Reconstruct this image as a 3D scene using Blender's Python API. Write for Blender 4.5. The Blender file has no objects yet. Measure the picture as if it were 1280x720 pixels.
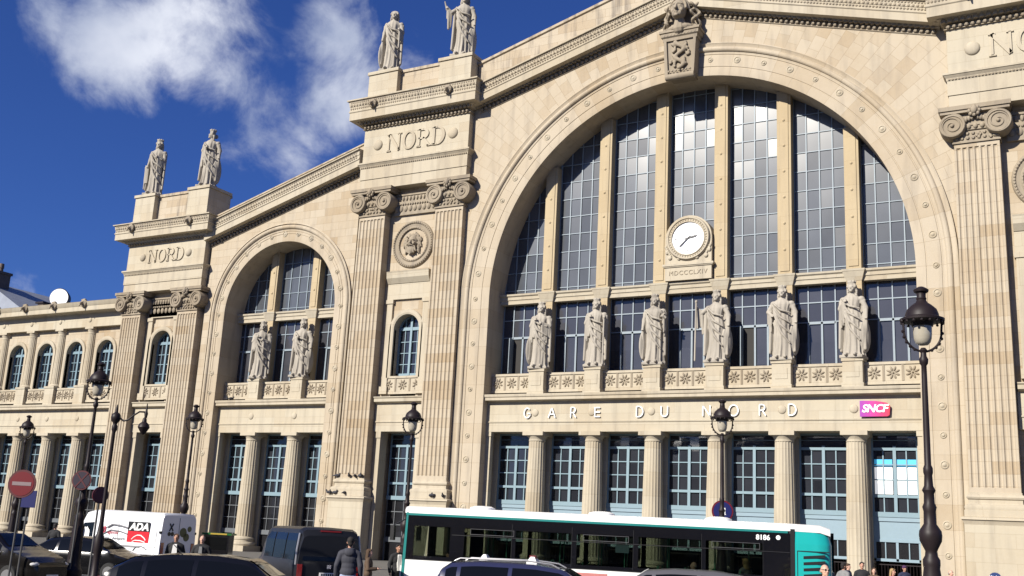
import bpy, bmesh, math, random
from math import sin, cos, pi, radians, sqrt, atan2, hypot
from mathutils import Vector, Matrix

scene = bpy.context.scene
COL = scene.collection

# ------------------------------------------------------------------ camera
# z = 0 is the eye level of the photographer, the road lies 2.2 m below it
cam_d = bpy.data.cameras.new('camera')
cam = bpy.data.objects.new('camera', cam_d)
COL.objects.link(cam)
cam_d.sensor_width = 36.0
cam_d.lens = 36.0 * 1320.47 / 1280.0
cam_d.clip_start = 0.1
cam_d.clip_end = 6000
Rv = Vector((0.87490332, 0.48162807, 0.05077978))
Uv = Vector((0.0677357, -0.2255146, 0.97188221))
Fv = Vector((-0.47953734, 0.84686337, 0.22992689))
M3 = Matrix((Rv, Uv, -Fv)).transposed()
cam.matrix_world = Matrix.Translation((23.0907, -62.8790, 0.0)) @ M3.to_4x4()
scene.camera = cam
scene.view_settings.view_transform = 'Standard'
scene.view_settings.look = 'None'
scene.view_settings.gamma = 1.0
scene.view_settings.exposure = 0.70
scene.render.resolution_x = 1024
scene.render.resolution_y = 576

# ------------------------------------------------------------------ sun and sky
LIGHT = Vector((0.36, 1.0, -0.62)).normalized()     # direction the light travels
SUN_EL = math.asin(-LIGHT.z)
sun_d = bpy.data.lights.new('sun', 'SUN')
sun_d.energy = 5.0
sun_d.angle = radians(0.5)
sun_d.color = (1.0, 0.94, 0.84)
sun = bpy.data.objects.new('sun', sun_d)
sun.rotation_euler = LIGHT.to_track_quat('-Z', 'Y').to_euler()
COL.objects.link(sun)

world = bpy.data.worlds.new('World')
scene.world = world
world.use_nodes = True
wn, wl = world.node_tree.nodes, world.node_tree.links
wn.clear()
w_out = wn.new('ShaderNodeOutputWorld')
w_bg = wn.new('ShaderNodeBackground')
w_bg.inputs['Strength'].default_value = 0.055
sky = wn.new('ShaderNodeTexSky')
sky.sky_type = 'NISHITA'
sky.sun_disc = False
sky.sun_elevation = SUN_EL
sky.sun_rotation = atan2(-LIGHT.x, -LIGHT.y)
sky.air_density = 1.0
sky.dust_density = 0.3
sky.ozone_density = 3.0
tc = wn.new('ShaderNodeTexCoord')


def wmath(op, a, b=None, clamp=False):
    n = wn.new('ShaderNodeMath')
    n.operation = op
    n.use_clamp = clamp
    for i, v in enumerate((a, b)):
        if v is None:
            continue
        if isinstance(v, (int, float)):
            n.inputs[i].default_value = v
        else:
            wl.new(v, n.inputs[i])
    return n.outputs[0]


# clouds: soft blobs in the sky broken up by noise
def blob(d, rad, strength):
    n = wn.new('ShaderNodeVectorMath')
    n.operation = 'DISTANCE'
    wl.new(tc.outputs['Generated'], n.inputs[0])
    n.inputs[1].default_value = Vector(d).normalized()
    x = wmath('DIVIDE', n.outputs['Value'], rad)
    x = wmath('SUBTRACT', 1.0, x, True)
    return wmath('MULTIPLY', x, strength)


blobs = [((-.702, .575, .420), .085, 1.15), ((-.725, .560, .405), .080, 1.1), ((-.690, .600, .405), .070, 1.0),
         ((-.755, .520, .412), .055, .8), ((-.722, .580, .378), .055, .85), ((-.66, .61, .44), .075, .8),
         ((-.665, .640, .385), .06, .95), ((-.645, .664, .372), .06, .98), ((-.655, .672, .340), .055, .92),
         ((-.640, .690, .325), .05, .85), ((-.585, .690, .430), .065, .9), ((-.608, .698, .385), .06, .92), ((-.575, .715, .400), .06, .85),
         ((-.62, .70, .350), .045, .6), ((-.80, .573, .176), .040, .5), ((-.545, .73, .415), .045, .65)]
# more clouds behind the camera: only the windows mirror them
for k in range(9):
    random.seed(100 + k)
    a = radians(180 + random.uniform(10, 160))
    e = radians(random.uniform(12, 50))
    blobs.append(((cos(a) * cos(e), sin(a) * cos(e), sin(e)), random.uniform(.08, .16), random.uniform(.5, .8)))
blobs.append(((-.26, -.885, .39), .16, 1.6))  # unseen bright cloud added to give the glare in the great arch panes
blobs.append(((-.13, -.95, .30), .07, .9))
acc = None
for d, r, s in blobs:
    b = blob(d, r, s)
    acc = b if acc is None else wmath('MAXIMUM', acc, b)
acc = wmath('POWER', acc, 0.55)
nz1 = wn.new('ShaderNodeTexNoise')
nz1.inputs['Scale'].default_value = 13
nz1.inputs['Detail'].default_value = 9
nz1.inputs['Roughness'].default_value = 0.6
nz1.inputs['Distortion'].default_value = 0.25
wl.new(tc.outputs['Generated'], nz1.inputs['Vector'])
dens = wmath('ADD', wmath('MULTIPLY', acc, 1.0), wmath('MULTIPLY', wmath('SUBTRACT', nz1.outputs[0], 0.5), 2.3))
mr = wn.new('ShaderNodeMapRange')
mr.interpolation_type = 'SMOOTHSTEP'
mr.inputs['From Min'].default_value = 0.36
mr.inputs['From Max'].default_value = 1.25
wl.new(dens, mr.inputs['Value'])
nz2 = wn.new('ShaderNodeTexNoise')
nz2.inputs['Scale'].default_value = 7
nz2.inputs['Detail'].default_value = 5
wl.new(tc.outputs['Generated'], nz2.inputs['Vector'])
ccol = wn.new('ShaderNodeMix')
ccol.data_type = 'RGBA'
ccol.inputs['A'].default_value = (4.6, 5.3, 7.2, 1)
ccol.inputs['B'].default_value = (11.5, 11.8, 12.6, 1)
wl.new(wmath('MULTIPLY', wmath('SUBTRACT', nz2.outputs[0], 0.36), 3.2, True), ccol.inputs['Factor'])
tint = wn.new('ShaderNodeMix')
tint.data_type = 'RGBA'
tint.blend_type = 'MULTIPLY'
tint.inputs['Factor'].default_value = 1.0
tint.inputs['B'].default_value = (0.32, 0.51, 1.08, 1)
wl.new(sky.outputs[0], tint.inputs['A'])
cm = wn.new('ShaderNodeMix')
cm.data_type = 'RGBA'
wl.new(wmath('MULTIPLY', mr.outputs[0], 0.92), cm.inputs['Factor'])
wl.new(tint.outputs['Result'], cm.inputs['A'])
wl.new(ccol.outputs['Result'], cm.inputs['B'])
wl.new(cm.outputs['Result'], w_bg.inputs['Color'])
wl.new(w_bg.outputs[0], w_out.inputs[0])


# ------------------------------------------------------------------ materials
def new_mat(name):
    m = bpy.data.materials.new(name)
    m.use_nodes = True
    nt = m.node_tree
    return m, nt, nt.nodes, nt.links, nt.nodes['Principled BSDF']


def flat(name, col, rough=.6, metal=0., var=.12, scale=6., spec=.5, coat=0., emit=0.):
    m, nt, N, L, P = new_mat(name)
    P.inputs['Roughness'].default_value = rough
    P.inputs['Metallic'].default_value = metal
    P.inputs['Specular IOR Level'].default_value = spec
    P.inputs['Coat Weight'].default_value = coat
    P.inputs['Coat Roughness'].default_value = .04
    t = N.new('ShaderNodeTexCoord')
    nz = N.new('ShaderNodeTexNoise')
    nz.inputs['Scale'].default_value = scale
    nz.inputs['Detail'].default_value = 5
    L.new(t.outputs['Object'], nz.inputs['Vector'])
    mx = N.new('ShaderNodeMix')
    mx.data_type = 'RGBA'
    mx.inputs['A'].default_value = (*[c * (1 - var) for c in col], 1)
    mx.inputs['B'].default_value = (*[min(1, c * (1 + var)) for c in col], 1)
    L.new(nz.outputs[0], mx.inputs['Factor'])
    L.new(mx.outputs['Result'], P.inputs['Base Color'])
    if emit:
        P.inputs['Emission Color'].default_value = (*col, 1)
        P.inputs['Emission Strength'].default_value = emit
    return m


STONE_A = (.405, .360, .285)
STONE_B = (.315, .250, .170)


def stone(name, mode='wall', bw=1.25, bh=.55, ca=STONE_A, cb=STONE_B, centre=None, mortar=.010, stain=.5, contrast=1.0):
    """ashlar: brick courses over wall position, each block its own tone, noise patches and grime"""
    if name != 'stone_mullion':
        ca = (ca[0], ca[1] * .965, ca[2] * .92)
        cb = (cb[0], cb[1] * .955, cb[2] * .88)
    m, nt, N, L, P = new_mat(name)
    P.inputs['Roughness'].default_value = .88
    P.inputs['Specular IOR Level'].default_value = .2
    geo = N.new('ShaderNodeNewGeometry')
    sep = N.new('ShaderNodeSeparateXYZ')
    L.new(geo.outputs['Position'], sep.inputs[0])

    def mt(op, a, b=None, clamp=False):
        n = N.new('ShaderNodeMath')
        n.operation = op
        n.use_clamp = clamp
        for i, v in enumerate((a, b)):
            if v is None:
                continue
            if isinstance(v, (int, float)):
                n.inputs[i].default_value = v
            else:
                L.new(v, n.inputs[i])
        return n.outputs[0]
    X, Y, Z = sep.outputs
    comb = N.new('ShaderNodeCombineXYZ')
    if mode == 'radial':
        cx, cz = centre
        dx, dz = mt('SUBTRACT', X, cx), mt('MAXIMUM', mt('SUBTRACT', Z, cz), 0.0)
        dz0 = mt('SUBTRACT', Z, cz)
        ang = mt('ARCTAN2', dz, dx)
        rad = mt('SQRT', mt('ADD', mt('MULTIPLY', dx, dx), mt('MULTIPLY', dz, dz)))
        u = mt('ADD', mt('MULTIPLY', ang, 14.0), mt('MINIMUM', dz0, 0.0))
        L.new(rad, comb.inputs[0])
        L.new(u, comb.inputs[1])
    else:
        L.new(mt('ADD', X, Y), comb.inputs[0])
        L.new(Z, comb.inputs[1])
    br = N.new('ShaderNodeTexBrick')
    br.inputs['Scale'].default_value = 1.0
    br.inputs['Brick Width'].default_value = bw
    br.inputs['Row Height'].default_value = bh
    br.inputs['Mortar Size'].default_value = mortar
    br.inputs['Mortar Smooth'].default_value = .3
    br.inputs['Color1'].default_value = (0, 0, 0, 1)
    br.inputs['Color2'].default_value = (1, 1, 1, 1)
    br.inputs['Mortar'].default_value = (.5, .5, .5, 1)
    L.new(comb.outputs[0], br.inputs['Vector'])
    big = N.new('ShaderNodeTexNoise')
    big.inputs['Scale'].default_value = .22
    big.inputs['Detail'].default_value = 3
    L.new(geo.outputs['Position'], big.inputs['Vector'])
    fine = N.new('ShaderNodeTexNoise')
    fine.inputs['Scale'].default_value = 5.0
    fine.inputs['Detail'].default_value = 8
    fine.inputs['Roughness'].default_value = .7
    L.new(geo.outputs['Position'], fine.inputs['Vector'])
    # streaks stretched in height
    mp = N.new('ShaderNodeMapping')
    mp.inputs['Scale'].default_value = (1.3, 1.3, .16)
    L.new(geo.outputs['Position'], mp.inputs[0])
    st = N.new('ShaderNodeTexNoise')
    st.inputs['Scale'].default_value = 1.6
    st.inputs['Detail'].default_value = 6
    L.new(mp.outputs[0], st.inputs['Vector'])
    f = mt('MULTIPLY', mt('POWER', br.outputs['Color'], 2.4), .68 * contrast)
    f = mt('ADD', f, mt('MULTIPLY', mt('SUBTRACT', big.outputs[0], .45), 1.3 * contrast))
    f = mt('ADD', f, mt('MULTIPLY', mt('SUBTRACT', fine.outputs[0], .5), .5), True)
    mx = N.new('ShaderNodeMix')
    mx.data_type = 'RGBA'
    mx.inputs['A'].default_value = (*ca, 1)
    mx.inputs['B'].default_value = (*cb, 1)
    L.new(f, mx.inputs['Factor'])
    mo = N.new('ShaderNodeMix')
    mo.data_type = 'RGBA'
    mo.blend_type = 'MULTIPLY'
    mo.inputs['B'].default_value = (.66, .60, .52, 1)
    L.new(mt('MULTIPLY', br.outputs['Fac'], .8), mo.inputs['Factor'])
    L.new(mx.outputs['Result'], mo.inputs['A'])
    gr = N.new('ShaderNodeMix')
    gr.data_type = 'RGBA'
    gr.inputs['B'].default_value = (.14, .122, .105, 1)
    L.new(mt('MULTIPLY', mt('SUBTRACT', st.outputs[0], .49), 2.4 * stain, True), gr.inputs['Factor'])
    L.new(mo.outputs['Result'], gr.inputs['A'])
    L.new(gr.outputs['Result'], P.inputs['Base Color'])
    bp = N.new('ShaderNodeBump')
    bp.inputs['Strength'].default_value = .35
    bp.inputs['Distance'].default_value = .02
    L.new(mt('SUBTRACT', fine.outputs[0], br.outputs['Fac']), bp.inputs['Height'])
    L.new(bp.outputs[0], P.inputs['Normal'])
    return m


def glass(name, base, rough, spec=.5, cell=(.82, 1.3), off=(0, 0), bump=.02, var=.5, metal=0.0, bays=False):
    m, nt, N, L, P = new_mat(name)
    P.inputs['Roughness'].default_value = rough
    P.inputs['Specular IOR Level'].default_value = spec
    P.inputs['Metallic'].default_value = metal
    P.inputs['IOR'].default_value = 1.52
    geo = N.new('ShaderNodeNewGeometry')
    sub = N.new('ShaderNodeVectorMath')
    sub.operation = 'SUBTRACT'
    sub.inputs[1].default_value = (off[0], 0, off[1])
    L.new(geo.outputs['Position'], sub.inputs[0])
    dv = N.new('ShaderNodeVectorMath')
    dv.operation = 'DIVIDE'
    dv.inputs[1].default_value = (cell[0], 50, cell[1])
    L.new(sub.outputs[0], dv.inputs[0])
    src = dv.outputs[0]
    if bays:
        # four panes between mullions that repeat every 4.2 m
        def mt(op, a, b):
            n = N.new('ShaderNodeMath')
            n.operation = op
            for i, v in enumerate((a, b)):
                if isinstance(v, (int, float)):
                    n.inputs[i].default_value = v
                else:
                    L.new(v, n.inputs[i])
            return n.outputs[0]
        sp = N.new('ShaderNodeSeparateXYZ')
        L.new(sub.outputs[0], sp.inputs[0])
        bay = mt('FLOOR', mt('DIVIDE', sp.outputs[0], 4.2), 0)
        loc = mt('SUBTRACT', sp.outputs[0], mt('MULTIPLY', bay, 4.2))
        cb_ = N.new('ShaderNodeCombineXYZ')
        L.new(mt('ADD', mt('DIVIDE', loc, cell[0]), mt('MULTIPLY', bay, 7)), cb_.inputs[0])
        L.new(mt('DIVIDE', sp.outputs[2], cell[1]), cb_.inputs[2])
        src = cb_.outputs[0]
    fl = N.new('ShaderNodeVectorMath')
    fl.operation = 'FLOOR'
    L.new(src, fl.inputs[0])
    wn_ = N.new('ShaderNodeTexWhiteNoise')
    L.new(fl.outputs[0], wn_.inputs['Vector'])
    nz = N.new('ShaderNodeTexNoise')
    nz.inputs['Scale'].default_value = .6
    nz.inputs['Detail'].default_value = 4
    L.new(geo.outputs['Position'], nz.inputs['Vector'])
    ad = N.new('ShaderNodeMath')
    ad.operation = 'ADD'
    L.new(wn_.outputs['Value'], ad.inputs[0])
    L.new(nz.outputs[0], ad.inputs[1])
    hf = N.new('ShaderNodeMath')
    hf.operation = 'MULTIPLY'
    hf.inputs[1].default_value = .5
    L.new(ad.outputs[0], hf.inputs[0])
    mx = N.new('ShaderNodeMix')
    mx.data_type = 'RGBA'
    mx.inputs['A'].default_value = (*[c * (1 - var) for c in base], 1)
    mx.inputs['B'].default_value = (*[c * (1 + var) for c in base], 1)
    L.new(hf.outputs[0], mx.inputs['Factor'])
    L.new(mx.outputs['Result'], P.inputs['Base Color'])
    # every pane tilted a touch differently
    sc = N.new('ShaderNodeVectorMath')
    sc.operation = 'SCALE'
    sc.inputs['Scale'].default_value = bump
    s2 = N.new('ShaderNodeVectorMath')
    s2.operation = 'SUBTRACT'
    s2.inputs[1].default_value = (.5, .5, .5)
    L.new(wn_.outputs['Color'], s2.inputs[0])
    L.new(s2.outputs[0], sc.inputs[0])
    a2 = N.new('ShaderNodeVectorMath')
    a2.operation = 'ADD'
    L.new(geo.outputs['Normal'], a2.inputs[0])
    L.new(sc.outputs[0], a2.inputs[1])
    L.new(a2.outputs[0], P.inputs['Normal'])
    return m


M = {}
M['wall'] = stone('ashlar_wall', bw=1.5, bh=.62)
M['pier'] = stone('ashlar_pier', bw=2.9, bh=.66, contrast=.9)
M['trim'] = stone('stone_trim', bw=2.2, bh=5.0, ca=(.41, .375, .30), cb=(.31, .26, .185), mortar=.006, stain=.55, contrast=.6)
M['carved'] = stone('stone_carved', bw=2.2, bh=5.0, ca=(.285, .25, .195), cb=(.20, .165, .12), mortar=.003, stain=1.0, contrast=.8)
M['column'] = stone('stone_column', bw=9.0, bh=1.5, ca=(.40, .365, .29), cb=(.30, .25, .175), mortar=.006, stain=.6, contrast=.7)
M['plinth'] = stone('stone_plinth', bw=2.0, bh=.75, ca=(.415, .385, .31), cb=(.34, .285, .205), mortar=.006, stain=.45, contrast=.6)
M['statue'] = stone('stone_statue', bw=60, bh=60, ca=(.35, .33, .29), cb=(.21, .19, .16), mortar=0, stain=1.0, contrast=.5)
M['mullion'] = stone('stone_mullion', bw=5.0, bh=1.6, ca=(.40, .325, .21), cb=(.33, .25, .145), mortar=.004, stain=.35, contrast=.7)
M['weathered'] = stone('stone_weathered', bw=1.5, bh=.62, stain=1.7, contrast=1.0)
M['archc'] = stone('stone_arch_centre', mode='radial', centre=(0, 16.45), bw=9, bh=1.35, ca=(.41, .365, .29), cb=(.33, .27, .19), mortar=.008)
M['archs'] = stone('stone_arch_side', mode='radial', centre=(-33.85, 16.7), bw=9, bh=1.5, ca=(.41, .365, .29), cb=(.33, .27, .19), mortar=.008)
M['spand'] = stone('stone_spandrel', mode='radial', centre=(0, 16.45), bw=.95, bh=.62, contrast=.85)
M['glass_up'] = glass('glass_upper', (.066, .073, .084), .20, spec=.5, cell=(.825, 1.3), off=(-2.1 + .45, 17.4), bump=.042, var=.55, bays=True)
M['glass_low'] = glass('glass_lower', (.045, .046, .054), .12, spec=.6, cell=(.825, 1.25), off=(-2.1 + .45, 13.95), bump=.03, var=.4, bays=True)
M['glass_win'] = glass('glass_window', (.022, .024, .03), .06, spec=.6, cell=(.6, .85), bump=.02, var=.5)
M['glass_dark'] = glass('glass_dark', (.012, .012, .014), .25, spec=.35, cell=(.6, .85), bump=.01)
M['iron'] = flat('painted_iron_glazing', (.19, .235, .27), .5)
M['blue'] = flat('blue_grey_paint', (.165, .245, .285), .45, var=.08)
M['bluelight'] = flat('pale_blue_panel', (.19, .27, .32), .5, var=.06)
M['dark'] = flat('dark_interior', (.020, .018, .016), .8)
M['lamp_iron'] = flat('lamp_post_iron', (.016, .011, .012), .5, var=.25, spec=.25)
M['lamp_glass'] = flat('lamp_globe_glass', (.33, .30, .24), .10, var=.1, spec=.8)
M['asphalt'] = flat('asphalt', (.05, .05, .052), .9, var=.3, scale=3)
M['paving'] = flat('granite_paving', (.11, .105, .095), .85, var=.2, scale=2)
M['kerb'] = flat('granite_kerb', (.32, .31, .29), .8, var=.15)
M['paint'] = flat('road_paint', (.75, .75, .72), .7, var=.08)
M['zinc'] = flat('zinc_roof', (.30, .32, .35), .45, var=.2, metal=.4, scale=1.2)
M['brick'] = flat('chimney_brick', (.13, .10, .085), .9, var=.35, scale=4)
M['white'] = flat('white_paint', (.78, .78, .76), .35, var=.04, coat=.3)
M['whiteletter'] = flat('white_letter', (.82, .82, .80), .35, var=.02)
M['vanwhite'] = flat('van_white', (.74, .75, .76), .3, var=.03, coat=.5)
M['blackcar'] = flat('black_car_paint', (.005, .005, .006), .2, var=.1, coat=.45, spec=.3)
M['browncar'] = flat('dark_brown_car_paint', (.007, .006, .0055), .2, var=.1, coat=.3, spec=.3)
M['navycar'] = flat('navy_car_paint', (.020, .022, .055), .22, var=.05, coat=.9)
M['silver'] = flat('silver_car_paint', (.38, .38, .39), .3, metal=.6, var=.05, coat=.5)
M['greycar'] = flat('grey_car_paint', (.15, .145, .15), .3, metal=.5, var=.05, coat=.6)
M['greyvan'] = flat('slate_van_paint', (.012, .0125, .015), .35, var=.05, coat=.12, spec=.25)
M['carglass'] = flat('car_glass', (.004, .0045, .005), .06, var=.1, spec=.32)
M['rubber'] = flat('rubber', (.012, .012, .012), .8)
M['rim'] = flat('alloy_rim', (.45, .45, .46), .3, metal=.9)
M['blacktrim'] = flat('black_trim', (.012, .012, .013), .4)
M['chrome'] = flat('chrome', (.65, .65, .66), .15, metal=1.0)
M['redlens'] = flat('red_lens', (.22, .008, .008), .15, coat=1.0)
M['lens'] = flat('headlight_lens', (.5, .5, .5), .08, coat=1.0)
M['teal'] = flat('bus_teal', (.012, .36, .34), .3, var=.04, coat=.6)
M['tealdark'] = flat('bus_teal_dark', (.010, .17, .16), .35, var=.04, coat=.3)
M['blue_shaded'] = flat('sign_blue_shaded', (.014, .007, .020), .5, var=.1)  # sign blue with the shade over the disc put into its colour
M['posterpink'] = flat('advert_pink', (.45, .16, .15), .5, var=.4, scale=3)
M['busdark'] = flat('bus_black_band', (.006, .006, .008), .12, coat=.8)
M['red'] = flat('sign_red', (.13, .009, .014), .4, var=.05)  # red darkened to stand in for shade on the no-entry disc
M['red_shaded'] = flat('sign_red_shaded', (.07, .008, .012), .5, var=.08)  # shaded copy of the sign red, shade mixed into the paint
M['signblue'] = flat('sign_blue', (.015, .018, .10), .4, var=.05)
M['plateblue'] = flat('street_plate_blue', (.012, .03, .12), .35, var=.05)
M['plategreen'] = flat('street_plate_green', (.01, .10, .05), .35, var=.05)
M['green'] = flat('kiosk_green', (.01, .10, .02), .4, var=.05)
M['greendark'] = flat('kiosk_dark_green', (.008, .035, .02), .4, var=.05)
M['bar_shaded'] = flat('sign_bar_shaded', (.20, .15, .155), .5, var=.05)  # white bar greyed to imitate the shade it is in
M['yellow'] = flat('yellow_vest', (.72, .70, .03), .6, var=.08)
M['ledyellow'] = flat('yellow_lettering', (.40, .27, .03), .5, var=.02)
M['adared'] = flat('advert_red', (.52, .012, .02), .4, var=.03)
M['advblack'] = flat('advert_black', (.01, .01, .01), .4, var=.03)
M['textgrey'] = flat('decal_grey', (.20, .20, .21), .5, var=.03)
M['textred'] = flat('decal_red', (.35, .01, .03), .5, var=.03)
M['clock'] = flat('clock_white', (.80, .81, .83), .35, var=.02)
M['ink'] = flat('clock_black', (.01, .01, .012), .5, var=.02)
M['pigeon'] = flat('pigeon_grey', (.035, .035, .042), .8, var=.4, scale=20)
M['pole'] = flat('steel_pole', (.06, .06, .06), .5)
M['interior'] = flat('bus_interior', (.05, .055, .06), .7)
M['seatfab'] = flat('bus_seat', (.02, .08, .07), .8)
M['orange'] = flat('lit_board', (.8, .8, .78), .5, var=.03, emit=.35)
M['posterblue'] = flat('lit_board_blue', (.05, .35, .60), .5, var=.03, emit=.3)
SK = [(.42, .23, .16), (.50, .30, .22), (.34, .18, .12)]
M['skin0'] = flat('skin_fair', SK[0], .55, var=.08)
M['skin1'] = flat('skin_pink', SK[1], .55, var=.08)
M['skin2'] = flat('skin_tan', SK[2], .55, var=.08)
for nm, c in dict(hair_dark=(.012, .009, .008), hair_brown=(.055, .03, .015), hair_grey=(.22, .21, .20), hair_blond=(.30, .20, .09),
                  cloth_black=(.012, .012, .014), cloth_hoodie=(.035, .036, .048), cloth_navy=(.015, .02, .05), cloth_white=(.72, .71, .68),
                  cloth_brown=(.08, .05, .03), cloth_grey=(.18, .18, .18), jeans_pale=(.26, .30, .42), jeans=(.05, .07, .13),
                  cloth_purple=(.05, .015, .06), cloth_red=(.20, .02, .02)).items():
    M[nm] = flat(nm, c, .85, var=.15, scale=12)


def tinted(name, col, refl=.12):
    m, nt, N, L, P = new_mat(name)
    N.remove(P)
    out = N['Material Output']
    tr = N.new('ShaderNodeBsdfTransparent')
    tr.inputs[0].default_value = (*col, 1)
    gl = N.new('ShaderNodeBsdfGlossy')
    gl.inputs['Roughness'].default_value = .03
    gl.inputs['Color'].default_value = (.8, .85, .85, 1)
    fr = N.new('ShaderNodeFresnel')
    fr.inputs['IOR'].default_value = 1.45
    mx = N.new('ShaderNodeMixShader')
    mm = N.new('ShaderNodeMath')
    mm.operation = 'MULTIPLY'
    mm.inputs[1].default_value = refl * 8
    L.new(fr.outputs[0], mm.inputs[0])
    L.new(mm.outputs[0], mx.inputs[0])
    L.new(tr.outputs[0], mx.inputs[1])
    L.new(gl.outputs[0], mx.inputs[2])
    L.new(mx.outputs[0], out.inputs[0])
    return m


M['busglass'] = tinted('bus_window_glass', (.56, .60, .56), .07)
M['cabglass'] = tinted('cab_window_glass', (.50, .55, .50), .08)

# sncf sign: magenta to red across the plate (printed design)
m_, nt_, N_, L_, P_ = new_mat('sncf_plate')
t_ = N_.new('ShaderNodeTexCoord')
s_ = N_.new('ShaderNodeSeparateXYZ')
L_.new(t_.outputs['Generated'], s_.inputs[0])
r_ = N_.new('ShaderNodeValToRGB')
r_.color_ramp.elements[0].color = (.25, .02, .30, 1)
r_.color_ramp.elements[1].color = (.50, .01, .03, 1)
e_ = r_.color_ramp.elements.new(.45)
e_.color = (.42, .012, .20, 1)
L_.new(s_.outputs[0], r_.inputs[0])
L_.new(r_.outputs[0], P_.inputs['Base Color'])
P_.inputs['Roughness'].default_value = .35
M['sncf'] = m_


# ------------------------------------------------------------------ mesh helpers
class MB:
    def __init__(s):
        s.v, s.f = [], []

    def add(s, vs, fs):
        o = len(s.v)
        s.v += [tuple(v) for v in vs]
        s.f += [tuple(i + o for i in f) for f in fs]
        return s

    def box(s, x0, x1, y0, y1, z0, z1):
        return s.add([(x0, y0, z0), (x1, y0, z0), (x1, y1, z0), (x0, y1, z0), (x0, y0, z1), (x1, y0, z1), (x1, y1, z1), (x0, y1, z1)],
                     [(0, 3, 2, 1), (4, 5, 6, 7), (0, 1, 5, 4), (1, 2, 6, 5), (2, 3, 7, 6), (3, 0, 4, 7)])

    def prism_z(s, poly, z0, z1, poly2=None):
        n = len(poly)
        p2 = poly2 or poly
        vs = [(x, y, z0) for x, y in poly] + [(x, y, z1) for x, y in p2]
        fs = [tuple(range(n))[::-1], tuple(range(n, 2 * n))] + [(i, (i + 1) % n, n + (i + 1) % n, n + i) for i in range(n)]
        return s.add(vs, fs)

    def prism_y(s, poly, y0, y1):
        n = len(poly)
        vs = [(x, y0, z) for x, z in poly] + [(x, y1, z) for x, z in poly]
        fs = [tuple(range(n)), tuple(range(n, 2 * n))[::-1]] + [(i, (i + 1) % n, n + (i + 1) % n, n + i) for i in range(n)]
        return s.add(vs, fs)

    def prism_x(s, poly, x0, x1):
        n = len(poly)
        vs = [(x0, y, z) for y, z in poly] + [(x1, y, z) for y, z in poly]
        fs = [tuple(range(n)), tuple(range(n, 2 * n))[::-1]] + [(i, (i + 1) % n, n + (i + 1) % n, n + i) for i in range(n)]
        return s.add(vs, fs)

    def lathe(s, prof, c=(0, 0, 0), n=24, ax='z'):
        vs = []
        for r, h in prof:
            for k in range(n):
                a = 2 * pi * k / n
                if ax == 'z':
                    vs.append((c[0] + r * cos(a), c[1] + r * sin(a), c[2] + h))
                elif ax == 'y':
                    vs.append((c[0] + r * cos(a), c[1] + h, c[2] + r * sin(a)))
                else:
                    vs.append((c[0] + h, c[1] + r * cos(a), c[2] + r * sin(a)))
        m = len(prof)
        fs = [(i * n + k, i * n + (k + 1) % n, (i + 1) * n + (k + 1) % n, (i + 1) * n + k) for i in range(m - 1) for k in range(n)]
        fs += [tuple(range(n))[::-1], tuple(range((m - 1) * n, m * n))]
        return s.add(vs, fs)

    def tube(s, pts, rad, n=8, cap=True):
        pts = [Vector(p) for p in pts]
        rs = rad if isinstance(rad, (list, tuple)) else [rad] * len(pts)
        vs = []
        prev = None
        for i, p in enumerate(pts):
            d = (pts[min(i + 1, len(pts) - 1)] - pts[max(i - 1, 0)]).normalized()
            if prev is None:
                u = d.orthogonal().normalized()
            else:
                u = (prev - d * prev.dot(d)).normalized()
            prev = u
            w = d.cross(u)
            for k in range(n):
                a = 2 * pi * k / n
                vs.append(p + (u * cos(a) + w * sin(a)) * rs[i])
        m = len(pts)
        fs = [(i * n + k, i * n + (k + 1) % n, (i + 1) * n + (k + 1) % n, (i + 1) * n + k) for i in range(m - 1) for k in range(n)]
        if cap:
            fs += [tuple(range(n))[::-1], tuple(range((m - 1) * n, m * n))]
        return s.add(vs, fs)

    def ball(s, c, r, n=12, m=8, rot=None):
        rx, ry, rz = r if isinstance(r, (list, tuple)) else (r, r, r)
        vs = []
        for i in range(m + 1):
            t = pi * i / m
            for k in range(n):
                a = 2 * pi * k / n
                q = Vector((rx * sin(t) * cos(a), ry * sin(t) * sin(a), rz * cos(t)))
                if rot is not None:
                    q = rot @ q
                vs.append(Vector(c) + q)
        fs = []
        for i in range(m):
            for k in range(n):
                a_, b_, c_, d_ = i * n + k, i * n + (k + 1) % n, (i + 1) * n + (k + 1) % n, (i + 1) * n + k
                if i == 0:
                    fs.append((a_, c_, d_))
                elif i == m - 1:
                    fs.append((a_, b_, d_))
                else:
                    fs.append((a_, b_, c_, d_))
        return s.add(vs, fs)

    def capsule(s, a, b, ra, rb, n=10):
        a, b = Vector(a), Vector(b)
        d = (b - a)
        if d.length < 1e-6:
            return s.ball(a, ra)
        d.normalize()
        pts, rs = [], []
        for t in (-1, -.8, -.45):
            pts.append(a + d * ra * t)
            rs.append(max(ra * sqrt(max(0, 1 - t * t)), ra * .05))
        pts.append(a)
        rs.append(ra)
        pts.append(b)
        rs.append(rb)
        for t in (.45, .8, 1):
            pts.append(b + d * rb * t)
            rs.append(max(rb * sqrt(max(0, 1 - t * t)), rb * .05))
        return s.tube(pts, rs, n)

    def build(s, name, mat, parent=None, smooth=None, loc=None, rz=0.0, clean=False):
        me = bpy.data.meshes.new(name)
        me.from_pydata(s.v, [], s.f)
        bm = bmesh.new()
        bm.from_mesh(me)
        if clean:
            bmesh.ops.remove_doubles(bm, verts=bm.verts, dist=1e-5)
        bmesh.ops.recalc_face_normals(bm, faces=bm.faces)
        bm.to_mesh(me)
        bm.free()
        me.materials.append(M[mat] if isinstance(mat, str) else mat)
        if smooth:
            me.polygons.foreach_set('use_smooth', [True] * len(me.polygons))
            me.set_sharp_from_angle(angle=radians(smooth))
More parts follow.
